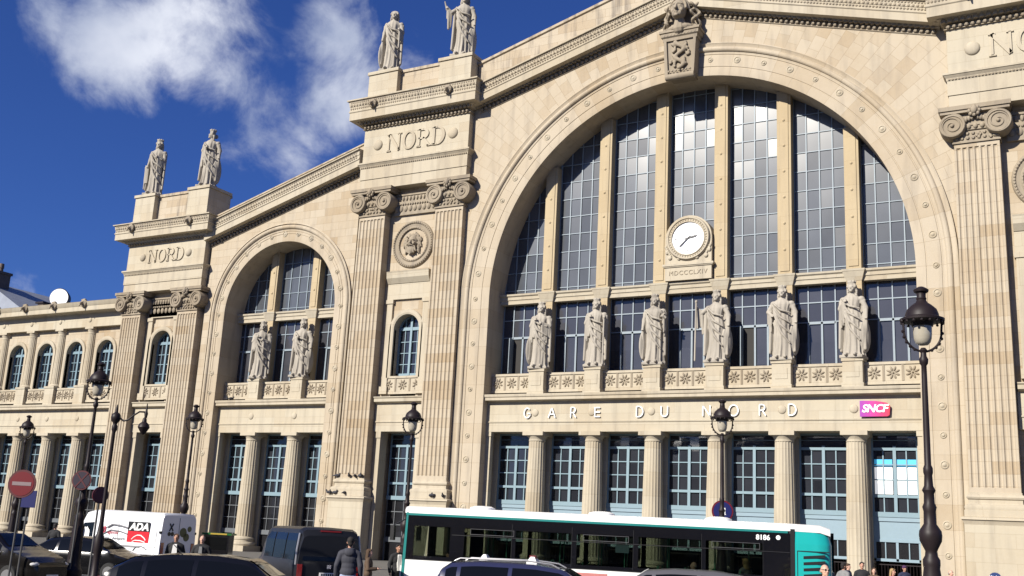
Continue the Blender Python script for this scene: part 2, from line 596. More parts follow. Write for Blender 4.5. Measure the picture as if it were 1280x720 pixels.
        o = bpy.data.objects.new(name, me)
        COL.objects.link(o)
        if parent:
            o.parent = parent
        if loc is not None:
            o.location = loc
        o.rotation_euler = (0, 0, rz)
        return o


def sculpt(mb, name, mat, voxel, parent=None, smooth_it=2, loc=None, rz=0.0, relax=.5):
    """fuse overlapping closed shapes into one continuous skin"""
    o = mb.build(name, mat, parent, None, loc, rz)
    md = o.modifiers.new('fuse', 'REMESH')
    md.mode = 'VOXEL'
    md.voxel_size = voxel
    md.use_smooth_shade = True
    if smooth_it:
        ms = o.modifiers.new('soften', 'SMOOTH')
        ms.iterations = smooth_it
        ms.factor = relax
    bpy.context.view_layer.update()
    dg = bpy.context.evaluated_depsgraph_get()
    me = bpy.data.meshes.new_from_object(o.evaluated_get(dg))
    o.modifiers.clear()
    o.data = me
    if not me.materials:
        me.materials.append(M[mat])
    return o


def tag(o, label=None, cat=None, group=None, kind=None):
    if label:
        o['label'] = label
    if cat:
        o['category'] = cat
    if group:
        o['group'] = group
    if kind:
        o['kind'] = kind
    return o


def empty(name, loc=(0, 0, 0), rz=0., label=None, cat=None, group=None):
    o = bpy.data.objects.new(name, None)
    o.empty_display_size = .3
    COL.objects.link(o)
    o.location = loc
    o.rotation_euler = (0, 0, rz)
    return tag(o, label, cat, group)


def copy_tree(o, parent=None, loc=None, rz=None):
    c = o.copy()
    COL.objects.link(c)
    c.parent = parent
    if loc is not None:
        c.location = loc
    if rz is not None:
        c.rotation_euler = (0, 0, rz)
    for ch in list(o.children):
        if ch.name in COL.objects:
            copy_tree(ch, c)
    return c


def text_mesh(body, size, depth, name, mat, parent, mtx, spacing=1.0, shear=0.0, bold=0.0, sx=1.0, align='CENTER'):
    cu = bpy.data.curves.new(name, 'FONT')
    cu.body = body
    cu.size = size
    cu.extrude = depth
    cu.space_character = spacing
    cu.shear = shear
    cu.offset = bold
    cu.align_x = align
    cu.resolution_u = 4
    tmp = bpy.data.objects.new('tmp', cu)
    COL.objects.link(tmp)
    bpy.context.view_layer.update()
    dg = bpy.context.evaluated_depsgraph_get()
    me = bpy.data.meshes.new_from_object(tmp.evaluated_get(dg))
    bpy.data.objects.remove(tmp)
    me.transform(Matrix.Diagonal((sx, 1, 1, 1)))
    me.transform(mtx)
    me.materials.clear()
    me.materials.append(M[mat])
    o = bpy.data.objects.new(name, me)
    COL.objects.link(o)
    o.parent = parent
    return o


UPRIGHT = Matrix(((1, 0, 0, 0), (0, 0, -1, 0), (0, 1, 0, 0), (0, 0, 0, 1)))     # text plane to XZ, facing -Y

GZ = -2.2          # road
PZ = -2.05         # pavement in front of the station
ZS = 16.45         # springing of the great arch

# ------------------------------------------------------------------ ground
g = MB()
g.add([(-3000, -3000, GZ - .004), (3000, -3000, GZ - .004), (3000, 3000, GZ - .004), (-3000, 3000, GZ - .004)], [(0, 1, 2, 3)])
tag(g.build('ground', 'asphalt'), kind='structure')
g = MB().box(-140, 90, -27.5, 30, GZ - .3, PZ)
tag(g.build('pavement', 'paving'), kind='structure')
g = MB().box(-140, 90, -27.8, -27.503, GZ - .3, PZ + .003)
tag(g.build('kerb', 'kerb'), kind='structure')
g = MB()
for k in range(16):
    g.box(-60 + 8 * k, -57 + 8 * k, -36.1, -35.97, GZ - .02, GZ + .004)
tag(g.build('road_marking', 'paint'), kind='structure')
for (ix, iy, r) in ((20.25, -42.12, 2.9), (-5.9, -39.3, 2.0), (.5, -43.7, 1.6), (7.4, -42.3, 1.2)):
    o = MB().lathe([(r, GZ - .05 + .01), (r, GZ + .13), (r - .03, GZ + .15)], (ix, iy, 0), 32).build('traffic_island', 'kerb')
    tag(o, kind='structure')

# ------------------------------------------------------------------ the station
station = empty('railway_station', (0, 0, GZ), 0,
                'monumental cream stone station front with a giant glazed arch, clock and sloping gable', 'station building')
SO = Vector((0, 0, -GZ))


def part(mb, name, mat, smooth=None, parent=None, label=None):
    o = mb.build(name, mat, None, smooth)
    o.parent = parent or station
    if parent is None:
        o.location = (0, 0, -GZ)
    if label:
        o['label'] = label
    return o


# ring cornice: profile of (outward, z); returns at both ends
def ring(mb, x0, x1, yf, yb, prof, dz=None):
    n = len(prof)
    vs = []
    for d, z in prof:
        vs += [(x0 - d, yb, z), (x0 - d, yf - d, z), (x1 + d, yf - d, z), (x1 + d, yb, z)]
    fs = []
    for i in range(n):
        j = (i + 1) % n
        for k in range(3):
            fs.append((i * 4 + k, i * 4 + k + 1, j * 4 + k + 1, j * 4 + k))
    fs.append(tuple(i * 4 for i in range(n)))
    fs.append(tuple(i * 4 + 3 for i in range(n))[::-1])
    return mb.add(vs, fs)


# straight run of a profile, top line may slope: zf(x) is added to every z
def run(mb, xs, yf, prof, zf=lambda x: 0.0):
    n = len(prof)
    vs = []
    for x in xs:
        vs += [(x, yf - d, z + zf(x)) for d, z in prof]
    fs = []
    for s_ in range(len(xs) - 1):
        for i in range(n):
            j = (i + 1) % n
            fs.append((s_ * n + i, s_ * n + j, (s_ + 1) * n + j, (s_ + 1) * n + i))
    fs.append(tuple(range(n)))
    fs.append(tuple(range((len(xs) - 1) * n, len(xs) * n))[::-1])
    return mb.add(vs, fs)


def dentils(mb, x0, x1, y0, y1, z0, z1, w, gap, zf=lambda x: 0.0):
    n = max(1, int((x1 - x0) / (w + gap)))
    st = (x1 - x0) / n
    for k in range(n):
        x = x0 + st * (k + .5)
        zz = zf(x)
        mb.box(x - w / 2, x + w / 2, y0, y1, z0 + zz, z1 + zz)


def eggs(mb, x0, x1, y, z, w, h, dep, zf=lambda x: 0.0, n=6, m=4):
    k_ = max(1, int((x1 - x0) / w))
    st = (x1 - x0) / k_
    for k in range(k_):
        x = x0 + st * (k + .5)
        mb.ball((x, y, z + zf(x)), (w * .42, dep, h / 2), n, m)


def strips(mb, xs, zb, zt, y0, y1):
    """wall slab between the curves zb(x) and zt(x)"""
    n = len(xs)
    vs = []
    for x in xs:
        a, b = zb(x), zt(x)
        vs += [(x, y0, a), (x, y0, b), (x, y1, a), (x, y1, b)]
    fs = []
    for i in range(n - 1):
        p, q = i * 4, i * 4 + 4
        fs += [(p, q, q + 1, p + 1), (p + 2, p + 3, q + 3, q + 2), (p + 1, q + 1, q + 3, p + 3), (p, p + 2, q + 2, q)]
    fs += [(0, 1, 3, 2), ((n - 1) * 4, (n - 1) * 4 + 2, (n - 1) * 4 + 3, (n - 1) * 4 + 1)]
    return mb.add(vs, fs)


def arch_sweep(mb, cx, cz, zb, prof, seg=64):
    """profile of (r, y) swept up the left jamb, round the arch and down the right jamb"""
    path = [(-1, zb)] + [None] * (seg + 1) + [(1, zb)]
    rings = []
    for i in range(seg + 3):
        if i == 0:
            rings.append([(cx - r, y, zb) for r, y in prof])
        elif i == seg + 2:
            rings.append([(cx + r, y, zb) for r, y in prof])
        else:
            a = pi - pi * (i - 1) / seg
            rings.append([(cx + r * cos(a), y, cz + r * sin(a)) for r, y in prof])
    n = len(prof)
    vs = [p for rr in rings for p in rr]
    fs = []
    for i in range(len(rings) - 1):
        for k in range(n):
            j = (k + 1) % n
            fs.append((i * n + k, i * n + j, (i + 1) * n + j, (i + 1) * n + k))
    fs += [tuple(range(n)), tuple(range((len(rings) - 1) * n, len(rings) * n))[::-1]]
    return mb.add(vs, fs)


def rosette(mb, x, y, z, r):
    mb.lathe([(r, .06), (r, -.015), (r * .84, -.05), (r * .74, -.05), (r * .66, -.01), (r * .50, -.02), (r * .34, -.07), (r * .1, -.085)],
             (x, y, z), 16, 'y')


STROKES = {
    'N': [[(0, 0), (0, 1)], [(0, 1), (.72, 0)], [(.72, 0), (.72, 1)]],
    'O': None, 'R': None, 'D': None,
}


def glyph(mb, ch, x, z, h, w, th, y0, y1, serif=True, thin=.55):
    """letter of raised stone: thick and thin strokes with slab serifs"""
    def bar(ax, az, bx, bz, t):
        a, b = Vector((ax, az)), Vector((bx, bz))
        d = (b - a).normalized()
        nrm = Vector((-d.y, d.x)) * t / 2
        pl = [a + nrm, a - nrm, b - nrm, b + nrm]
        mb.prism_y([(p.x, p.y) for p in pl], y0, y1)

    def arc(cx, cz, rx, rz, a0, a1, t, n=14):
        for k in range(n):
            u, v = a0 + (a1 - a0) * k / n, a0 + (a1 - a0) * (k + 1) / n
            tt = lambda q: t * (thin + (1 - thin) * abs(cos(q)))
            po = [(cx + (rx + tt(u) / 2) * cos(u), cz + (rz + tt(u) / 2) * sin(u)), (cx + (rx + tt(v) / 2) * cos(v), cz + (rz + tt(v) / 2) * sin(v)),
                  (cx + (rx - tt(v) / 2) * cos(v), cz + (rz - tt(v) / 2) * sin(v)), (cx + (rx - tt(u) / 2) * cos(u), cz + (rz - tt(u) / 2) * sin(u))]
            mb.prism_y(po, y0, y1)

    def sf(px, pz):
        if serif:
            mb.box(px - th * .78, px + th * .78, y0, y1, pz - th * .18, pz + th * .18)
    if ch == 'N':
        bar(x, z, x, z + h, th * thin)
        bar(x, z + h, x + w, z, th)
        bar(x + w, z, x + w, z + h, th * thin)
        sf(x, z); sf(x, z + h); sf(x + w, z + h)
    elif ch == 'O':
        arc(x + w / 2, z + h / 2, w / 2, h / 2, 0, 2 * pi, th, 26)
    elif ch == 'D':
        bar(x, z, x, z + h, th)
        arc(x + w * .35, z + h / 2, w * .65, h / 2, -pi / 2, pi / 2, th, 16)
        bar(x, z, x + w * .37, z, th * thin); bar(x, z + h, x + w * .37, z + h, th * thin)
        sf(x, z); sf(x, z + h)
    elif ch == 'R':
        bar(x, z, x, z + h, th)
        arc(x + w * .42, z + h * .74, w * .42, h * .26, -pi / 2, pi / 2, th, 12)
        bar(x, z + h * .48, x + w * .44, z + h * .48, th * thin); bar(x, z + h, x + w * .44, z + h, th * thin)
        bar(x + w * .42, z + h * .48, x + w, z, th)
        sf(x, z); sf(x, z + h); sf(x + w, z)
    elif ch == 'A':
        bar(x, z, x + w / 2, z + h, th); bar(x + w, z, x + w / 2, z + h, th); bar(x + w * .2, z + h * .34, x + w * .8, z + h * .34, th)
    elif ch == 'E':
        bar(x, z, x, z + h, th)
        for q in (th / 2, h / 2, h - th / 2):
            bar(x, z + q, x + w, z + q, th)
    elif ch == 'U':
        bar(x, z + h * .35, x, z + h, th); bar(x + w, z + h * .35, x + w, z + h, th)
        arc(x + w / 2, z + h * .37, w / 2, h * .37, pi, 2 * pi, th, 14)
    elif ch == 'G':
        arc(x + w / 2, z + h / 2, w / 2, h / 2, radians(45), radians(345), th, 22)
        bar(x + w * .55, z + h * .45, x + w * 1.03, z + h * .45, th)
        bar(x + w * 1.0, z + h * .45, x + w * 1.0, z + h * .2, th)


# ---------------- Ionic pilaster (shaft with flutes), capital, base
def pilaster(cx, w, yf, z0, z1, flutes=7):
    hw0, hw1 = w / 2, w / 2 * .955
    d = .10

    def poly(hw):
        p = [(cx - hw, yf + .75), (cx - hw, yf)]
        fw = 2 * hw / (flutes + .45)
        x = cx - hw + fw * .22
        for k in range(flutes):
            a, b = x + fw * (k) + fw * .13, x + fw * (k + 1) - fw * .13
            for t in range(7):
                u = t / 6
                p.append((a + (b - a) * u, yf + d * sin(pi * u) ** .6 if 0 < u < 1 else yf))
        p += [(cx + hw, yf), (cx + hw, yf + .75)]
        return p
    mb = MB()
    mb.prism_z(poly(hw0), z0 + .25, z1 - .25, poly(hw1))
    mb.box(cx - hw0, cx + hw0, yf, yf + .75, z0, z0 + .248)
    mb.box(cx - hw1, cx + hw1, yf + .002, yf + .75, z1 - .248, z1)
    part(mb, 'pilaster', 'pier')


def volute(mb, x, y, z, r, hand):
    mb.lathe([(r, .95), (r, .02), (r * .93, -.06), (r * .80, -.06), (r * .76, .0), (r * .05, .0)], (x, y, z), 28, 'y')
    pts = []
    for k in range(46):
        t = k / 45
        a = pi / 2 + hand * t * 2 * pi * 2.2
        rr = r * .88 * (1 - t) ** .85 + r * .12
        pts.append((x + rr * cos(a), y - .02, z + rr * sin(a)))
    mb.tube(pts, [r * .085 * (1 - .4 * k / 45) for k in range(46)], 6)
    mb.ball((x, y - .02, z), (r * .16, .12, r * .16), 10, 6)


def capital(cx, w, yf, z0, zt):
    """z0 = foot of the carved neck, zt = top of the abacus"""
    s = (zt - z0) / 2.15
    mb = MB()
    hw = w / 2 * .955
    mb.box(cx - hw - .03, cx + hw + .03, yf - .03, yf + .75, z0, z0 + .75 * s)
    mb.box(cx - hw - .08, cx + hw + .08, yf - .09, yf + .75, z0 + .0, z0 + .09)
    # carved neck
    rnd = random.Random(int(cx * 10))
    for row in (0.28, .55):
        eggs(mb, cx - hw, cx + hw, yf - .05, z0 + row * s, .27, .2, .10)
    for k in range(9):
        mb.ball((cx + rnd.uniform(-hw, hw), yf - .06, z0 + rnd.uniform(.2, .62) * s), (.10, .09, .09), 6, 4)
    # echinus
    mb.box(cx - hw - .1, cx + hw + .1, yf - .12, yf + .8, z0 + .75 * s, z0 + 1.0 * s)
    eggs(mb, cx - hw * .75, cx + hw * .75, yf - .14, z0 + .95 * s, .33, .34 * s, .12, n=8, m=5)
    mb.box(cx - hw - .25, cx + hw + .25, yf - .18, yf + .85, z0 + 1.0 * s, z0 + 1.72 * s)
    # abacus
    aw = hw + .72 * s
    mb.box(cx - aw + .08, cx + aw - .08, yf - .42, yf + .85, z0 + 1.72 * s, z0 + 1.90 * s)
    mb.box(cx - aw, cx + aw, yf - .50, yf + .85, z0 + 1.90 * s, zt)
    for sg in (-1, 1):
        volute(mb, cx + sg * (hw + .02), yf - .34, z0 + 1.02 * s, .72 * s, sg)
    # flower and leaves in the middle
    mb.ball((cx, yf - .52, z0 + 1.78 * s), (.20, .18, .26), 10, 6)
    for k in range(8):
        a = 2 * pi * k / 8
        mb.ball((cx + .27 * cos(a), yf - .48, z0 + 1.74 * s + .25 * sin(a)), (.12, .12, .12), 6, 5)
    for sg in (-1, 1):
        for k in range(4):
            mb.ball((cx + sg * (.16 + .16 * k), yf - .28, z0 + (1.42 - .05 * k) * s), (.12, .13, .16), 6, 5)
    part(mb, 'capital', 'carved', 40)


def pil_base(cx, w, yf, z0, z1):
    """attic base mouldings and tall pedestal down to the pavement; z1 = foot of the shaft, z0 = top of the dado"""
    hw = w / 2
    mb = MB()
    prof = [(-.3, z1), (.04, z1), (.04, z1 - .10), (.13, z1 - .16), (.17, z1 - .26), (.13, z1 - .36), (.06, z1 - .40), (.06, z1 - .58),
            (.10, z1 - .62), (.24, z1 - .70), (.27, z1 - .82), (.24, z1 - .94), (.28, z1 - .96), (.28, z0 + .33), (.45, z0 + .28), (.47, z0 + .16),
            (.40, z0 + .14), (.34, z0 + .02), (.30, z0 - .10), (-.3, z0 - .10)]
    ring(mb, cx - hw, cx + hw, yf, yf + .75, prof)
    part(mb, 'pilaster_base', 'trim', 30)
    mb = MB()
    mb.box(cx - hw - .30, cx + hw + .30, yf - .30, yf + .75, PZ, z0 - .10)
    mb.box(cx - hw - .42, cx + hw + .42, yf - .42, yf + .75, PZ, min(PZ + .7, z0 - .2))
    part(mb, 'pedestal', 'plinth')


# ---------------- full entablature block of a pylon with the word NORD, cornice, attic, pedestals
def pylon(cx, half, poff, pw, zneck, zcap, zlow, zp0, zp1, zc0, zc1, zatt, zbase, peds, arch_mat='wall'):
    x0, x1 = cx - half, cx + half
    yf = -.5
    for s in (-1, 1):
        px = cx + s * poff
        pilaster(px, pw, yf, zbase, zneck)
        capital(px, pw, yf, zneck, zcap)
        pil_base(px, pw, yf, zbase - 1.62, zbase)
    # architrave block above the capitals
    mb = MB()
    mb.box(x0, x1, -.60, 2.4, zcap, zlow - .45)
    mb.box(x0 - .05, x1 + .05, -.66, 2.4, zcap + (zlow - zcap) * .38, zlow - .452)
    ring(mb, x0, x1, -.6, 2.4, [(-.2, zlow - .45), (.08, zlow - .45), (.10, zlow - .30), (.22, zlow - .14), (.26, zlow - .12), (.26, zlow), (-.2, zlow + .05)])
    part(mb, 'architrave', 'trim')
    mb = MB()
    dentils(mb, x0 - .02, x1 + .02, -.74, -.6, zlow - .42, zlow - .33, .10, .08)
    mb.box(x0 - .02, x1 + .02, -.70, -.6, zlow - .40, zlow - .35)
    part(mb, 'bead_moulding', 'carved')
    mb = MB()
    mb.box(x0 + .02, x1 - .02, -.58, 2.4, zlow, zc0)
    part(mb, 'name_panel', 'plinth')
    # lettering and bosses
    mb = MB()
    H = (zp1 - zp0) * .50
    zb = zp0 + (zp1 - zp0) * .24
    k = H / 1.37
    xx = cx - 2.42 * k
    for ch, w in (('N', .98), ('O', 1.0), ('R', .95), ('D', .92)):
        glyph(mb, ch, xx, zb, H, w * k, .25 * k, -.67, -.55)
        xx += (w + .42) * k
    part(mb, 'lettering', 'trim')
    for s in (-1, 1):
        mb = MB().ball((cx + s * 3.5 * k, -.58, zb + H * .5), (.44 * k, .20, .44 * k), 20, 12)
        part(mb, 'boss', 'trim', 60)
    # corbel band with eggs and dentils, corona, carved gutter
    mb = MB()
    eggs(mb, x0, x1, -.74, zp1 + .16, .33, .26, .14)
    mb.box(x0 - .1, x1 + .1, -.70, 2.4, zp1 + .02, zp1 + .07)
    dentils(mb, x0 - .25, x1 + .25, -1.02, -.6, zp1 + .36, zp1 + .56, .22, .13)
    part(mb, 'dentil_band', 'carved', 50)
    mb = MB()
    h = zc1 - zc0
    ring(mb, x0, x1, -.6, 2.4, [(-.2, zc0 - .25), (.22, zc0 - .25), (.28, zc0 - .10), (.45, zc0 - .04), (.45, zc0), (.92, zc0), (.92, zc0 + h * .36),
                                (.98, zc0 + h * .40), (.98, zc0 + h * .46), (.93, zc0 + h * .48), (.93, zc0 + h * .66), (.96, zc0 + h * .67),
                                (1.02, zc0 + h * .92), (1.14, zc0 + h * .94), (1.14, zc0 + h), (.3, zc0 + h + .10), (-.2, zc0 + h + .12)])
    part(mb, 'cornice', 'trim', 30)
    mb = MB()
    eggs(mb, x0 - .9, x1 + .9, -1.54, zc0 + h * .57, .20, h * .12, .045)
    eggs(mb, x0 - .9, x1 + .9, -1.585, zc0 + h * .74, .27, h * .14, .05)
    eggs(mb, x0 - .85, x1 + .85, -1.60, zc0 + h * .86, .20, h * .10, .05)
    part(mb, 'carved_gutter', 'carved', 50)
    # attic
    mb = MB()
    mb.box(x0 + .35, x1 - .35, -.45, 2.0, zc1, zatt - .25)
    mb.box(x0 + .25, x1 - .25, -.55, 2.1, zatt - .25, zatt - .02)
    part(mb, 'attic_wall', 'weathered')
    for a, b in peds:
        mb = MB()
        mb.box(a, b, -.95, 1.6, zc1 + .02, zatt - .20)
        mb.box(a - .10, b + .10, -1.05, 1.7, zatt - .20, zatt + .05)
        mb.box(a - .10, b + .10, -1.05, 1.7, zc1 + .02, zc1 + .32)
        part(mb, 'statue_pedestal', 'plinth')
    # the pier wall between the pilasters, with openings
    zt = zcap
    wx = 1.13                       # half width of the arched window
    gx = poff - pw / 2 - .35        # half width of the ground opening
    sp = 15.75 - wx                 # springing of the window
    mb = MB()
    xs = [x0 + .05, cx - gx]
    strips(mb, xs, lambda x: PZ, lambda x: zt, .3, 2.6)
    strips(mb, [cx + gx, x1 - .05], lambda x: PZ, lambda x: zt, .3, 2.6)
    xs = [cx - gx, cx - wx]
    strips(mb, xs, lambda x: 9.55, lambda x: zt, .3, 2.6)
    strips(mb, [cx + wx, cx + gx], lambda x: 9.55, lambda x: zt, .3, 2.6)
    n = 20
    xs = [cx - wx * cos(pi * i / n) for i in range(n + 1)]
    strips(mb, xs, lambda x: sp + sqrt(max(0, wx * wx - (x - cx) ** 2)), lambda x: zt, .3, 2.6)
    part(mb, 'pier_wall', 'wall')
    # lower entablature in the bay
    mb = MB()
    mb.box(cx - gx - .3, cx + gx + .3, .12, 2.0, 7.06, 9.1)
    run(mb, [cx - gx - .25, cx + gx + .25], .12, [(0, 7.70), (.06, 7.72), (.06, 7.80), (0, 7.84)])
    run(mb, [cx - gx - .25, cx + gx + .25], .12, [(-.1, 9.09), (.10, 9.11), (.32, 9.2), (.34, 9.42), (.42, 9.5), (.42, 9.56), (-.3, 9.60)])
    part(mb, 'string_cornice', 'plinth')
    # balustrade with rosettes
    bal(cx - gx, cx + gx, .22, 3)
    # small flanking piers of the window bay
    mb = MB()
    for s in (-1, 1):
        q = cx + s * (gx - .28)
        mb.box(q - .24, q + .24, .12, .32, 10.1, 16.6)
        mb.box(q - .32, q + .32, .05, .32, 16.6, 16.9)
        mb.box(q - .34, q + .34, .02, .32, 9.8, 10.35)
    arch_sweep(mb, cx, sp, 11.0, [(wx, .5), (wx, .16), (wx + .12, .12), (wx + .34, .12), (wx + .38, .2), (wx + .38, .5)], 24)
    part(mb, 'window_surround', 'trim')
    mb = MB()
    mb.box(cx - gx, cx + gx, .10, .32, 16.9, 18.1)
    if zcap > 22:
        run(mb, [cx - gx, cx + gx], .1, [(-.1, 18.1), (.05, 18.12), (.30, 18.5), (.34, 18.9), (.38, 19.0), (-.2, 19.02)])
    part(mb, 'panel_band', 'plinth')
    mb = MB()
    mb.box(cx - gx - .05, cx + gx + .05, .10, .35, zcap - 2.15, zcap - .62)
    eggs(mb, cx - gx, cx + gx, .08, zcap - .85, .30, .4, .12)
    eggs(mb, cx - gx, cx + gx, .06, zcap - 1.65, .42, .5, .10)
    eggs(mb, cx - gx, cx + gx, .06, zcap - 1.30, .22, .2, .08)
    mb.box(cx - gx - .05, cx + gx + .05, .02, .35, zcap - .62, zcap - .5)
    part(mb, 'carved_frieze', 'carved', 50)
    arched_window(cx, .95, 11.25, 15.75, wx)
    # ground opening: flanking antae and the tall window
    mb = MB()
    for s in (-1, 1):
        q = cx + s * (gx - .02)
        a, b = sorted((q, q - s * .32))
        mb.box(a, b, .14, 1.0, PZ, 6.6)
        mb.box(a - .05, b + .05, .08, 1.0, 6.6, 7.06)
    part(mb, 'anta', 'trim')
    ground_window(cx, 1.55, gx - .36, low=False)


def bal(xa, xb, y, count, zlo=9.79, zhi=11.12):
    """parapet panel with pierced flowers"""
    mb = MB()
    mb.box(xa, xb, y, y + .35, zlo, zhi - .16)
    mb.box(xa, xb, y - .07, y + .42, zhi - .16, zhi)
    mb.box(xa, xb, y - .05, y + .38, zlo, zlo + .18)
    part(mb, 'parapet', 'trim')
    mb = MB()
    st = (xb - xa) / count
    for k in range(count):
        cx, cz = xa + st * (k + .5), (zlo + zhi) / 2 + .02
        r = min(.40, st * .42)
        for q in range(8):
            a = 2 * pi * q / 8 + pi / 8
            rot = Matrix.Rotation(-a, 3, 'Y')
            mb.ball((cx + r * .62 * cos(a), y - .01, cz + r * .62 * sin(a)), (r * .40, .075, r * .17), 8, 5, rot)
        mb.ball((cx, y - .02, cz), (r * .17, .09, r * .17), 8, 5)
        for sx in (-1, 1):
            mb.box(cx + sx * st * .47 - .035, cx + sx * st * .47 + .035, y - .035, y + .01, zlo + .2, zhi - .18)
    part(mb, 'parapet_flowers', 'carved', 50)


def arched_window(cx, y, z0, z1, hw):
    sp = z1 - hw
    f = MB()
    arch_sweep(f, cx, sp, z0, [(hw + .05, y + .1), (hw + .05, y - .08), (hw - .13, y - .08), (hw - .13, y + .1)], 20)
    f.box(cx - hw, cx + hw, y - .08, y + .1, z0 - .02, z0 + .16)
    f.box(cx - hw, cx + hw, y - .10, y + .08, sp + .02, sp + .26)
    f.box(cx - .09, cx + .09, y - .12, y + .08, z0, z1 - .1)
    for s in (-1, 1):
        q = cx + s * (hw - .13 + .09) / 2
        f.box(q - .028, q + .028, y - .05, y + .05, z0, sp)
        f.box(q - .028, q + .028, y - .05, y + .05, sp + .2, sp + .2 + hw * .72)
    for k in range(1, 4):
        zz = z0 + (sp - z0) * k / 4
        f.box(cx - hw + .05, cx + hw - .05, y - .047, y + .05, zz - .028, zz + .028)
    w = part(f, 'window', 'blue')
    p = MB().prism_y([(cx - hw, z0)] + [(cx - hw * cos(pi * i / 16), sp + hw * sin(pi * i / 16)) for i in range(17)] + [(cx + hw, z0)], y + .03, y + .06)
    p.build('pane', 'glass_win', w)


def ground_window(cx, y, hw, low=True, top=7.06):
    """tall blue-grey window of two leaves between the columns"""
    f = MB()
    z0, z1 = 2.32, 6.22
    fr = .10
    f.box(cx - hw, cx - hw + fr, y - .08, y + .08, z0, top)
    f.box(cx + hw - fr, cx + hw, y - .08, y + .08, z0, top)
    f.box(cx - fr * .9, cx + fr * .9, y - .11, y + .08, z0, z1 + .1)
    f.box(cx - hw, cx + hw, y - .10, y + .08, z1 - .16, z1)
    f.box(cx - hw, cx + hw, y - .10, y + .08, 3.36, 3.52)
    f.box(cx - hw, cx + hw, y - .16, y + .08, z0 - .06, z0 + .22)
    f.box(cx - hw, cx + hw, y - .06, y + .04, top - .12, top)
    for s in (-1, 1):
        q = cx + s * (hw / 2)
        f.box(q - .035, q + .035, y - .06, y + .05, z0, z1)
        for zz in (4.38, 5.24):
            a, b = sorted((cx + s * fr * .5, cx + s * (hw - .05)))
            f.box(a, b, y - .057, y + .05, zz - .032, zz + .032)
        for zz in (6.65,):
            a, b = sorted((cx, cx + s * hw))
            f.box(a, b, y - .03, y + .02, zz - .015, zz + .015)
    w = part(f, 'window', 'blue')
    MB().box(cx - hw + .02, cx + hw - .02, y + .015, y + .04, z0, top).build('pane', 'glass_win', w)
    if low:
        f = MB()
        f.box(cx - hw, cx + hw, y - .05, y + .1, 1.0, 2.24)
        f.box(cx - hw, cx + hw, y - .12, y + .1, 2.02, 2.255)
        f.box(cx - hw, cx + hw, y - .09, y + .1, .86, 1.02)
        f.box(cx - hw, cx + hw, y - .07, y + .1, -.22, -.06)
        for q in (-hw + .06, 0, hw - .06):
            f.box(cx + q - .07, cx + q + .07, y - .07, y + .1, -.20, .9)
        for q in (-hw / 2, hw / 2):
            f.box(cx + q - .03, cx + q + .03, y - .05, y + .1, -.10, .9)
        b_ = part(f, 'low_window', 'bluelight')
        MB().box(cx - hw + .02, cx + hw - .02, y + .02, y + .05, -.2, .95).build('pane', 'glass_dark', b_)
        f = MB()
        for k in range(15):
            q = cx - hw + 2 * hw * (k + .5) / 15
            f.tube([(q, y - .2, PZ), (q, y - .2, -.35)], .018, 5)
        f.box(cx - hw, cx + hw, y - .23, y - .17, -.42, -.37)
        part(f, 'iron_grille', 'lamp_iron')
    else:
        f = MB()
        for zz in (1.42, .5, -.40):
            f.box(cx - hw, cx + hw, y - .05, y + .05, zz - .03, zz + .03)
        for q in (-hw + .04, -hw / 2, 0, hw / 2, hw - .04):
            f.box(cx + q - .025, cx + q + .025, y - .055, y + .05, -.4, 2.26)
        f.box(cx - hw, cx + hw, y - .10, y + .1, -.72, -.40)
        for q in (-hw + .06, 0, hw - .06):
            f.box(cx + q - .05, cx + q + .05, y - .08, y + .05, PZ, -.7)
        b_ = part(f, 'low_window', M['low_frame_iron'])
        MB().box(cx - hw + .02, cx + hw - .02, y + .02, y + .05, PZ, 2.27).build('pane', 'glass_dark', b_)


M['low_frame_iron'] = flat('grey_iron', (.10, .11, .12), .5)  # plain grey iron of the low window frames


# ---------------- Doric column with flutes
def column_mesh(zb, zt, r0, r1, flutes=20):
    mb = MB()
    n = flutes * 4
    rows = 10
    vs = []
    for i in range(rows + 1):
        t = i / rows
        r = r0 + (r1 - r0) * (t ** 1.5)
        for k in range(n):
            a = 2 * pi * k / n
            u = (k % 4) / 4
            rr = r * (1 - .055 * sin(pi * u))
            vs.append((rr * cos(a), rr * sin(a), zb + (zt - zb) * t))
    fs = [(i * n + k, i * n + (k + 1) % n, (i + 1) * n + (k + 1) % n, (i + 1) * n + k) for i in range(rows) for k in range(n)]
    fs += [tuple(range(n))[::-1], tuple(range(rows * n, (rows + 1) * n))]
    mb.add(vs, fs)
    return mb


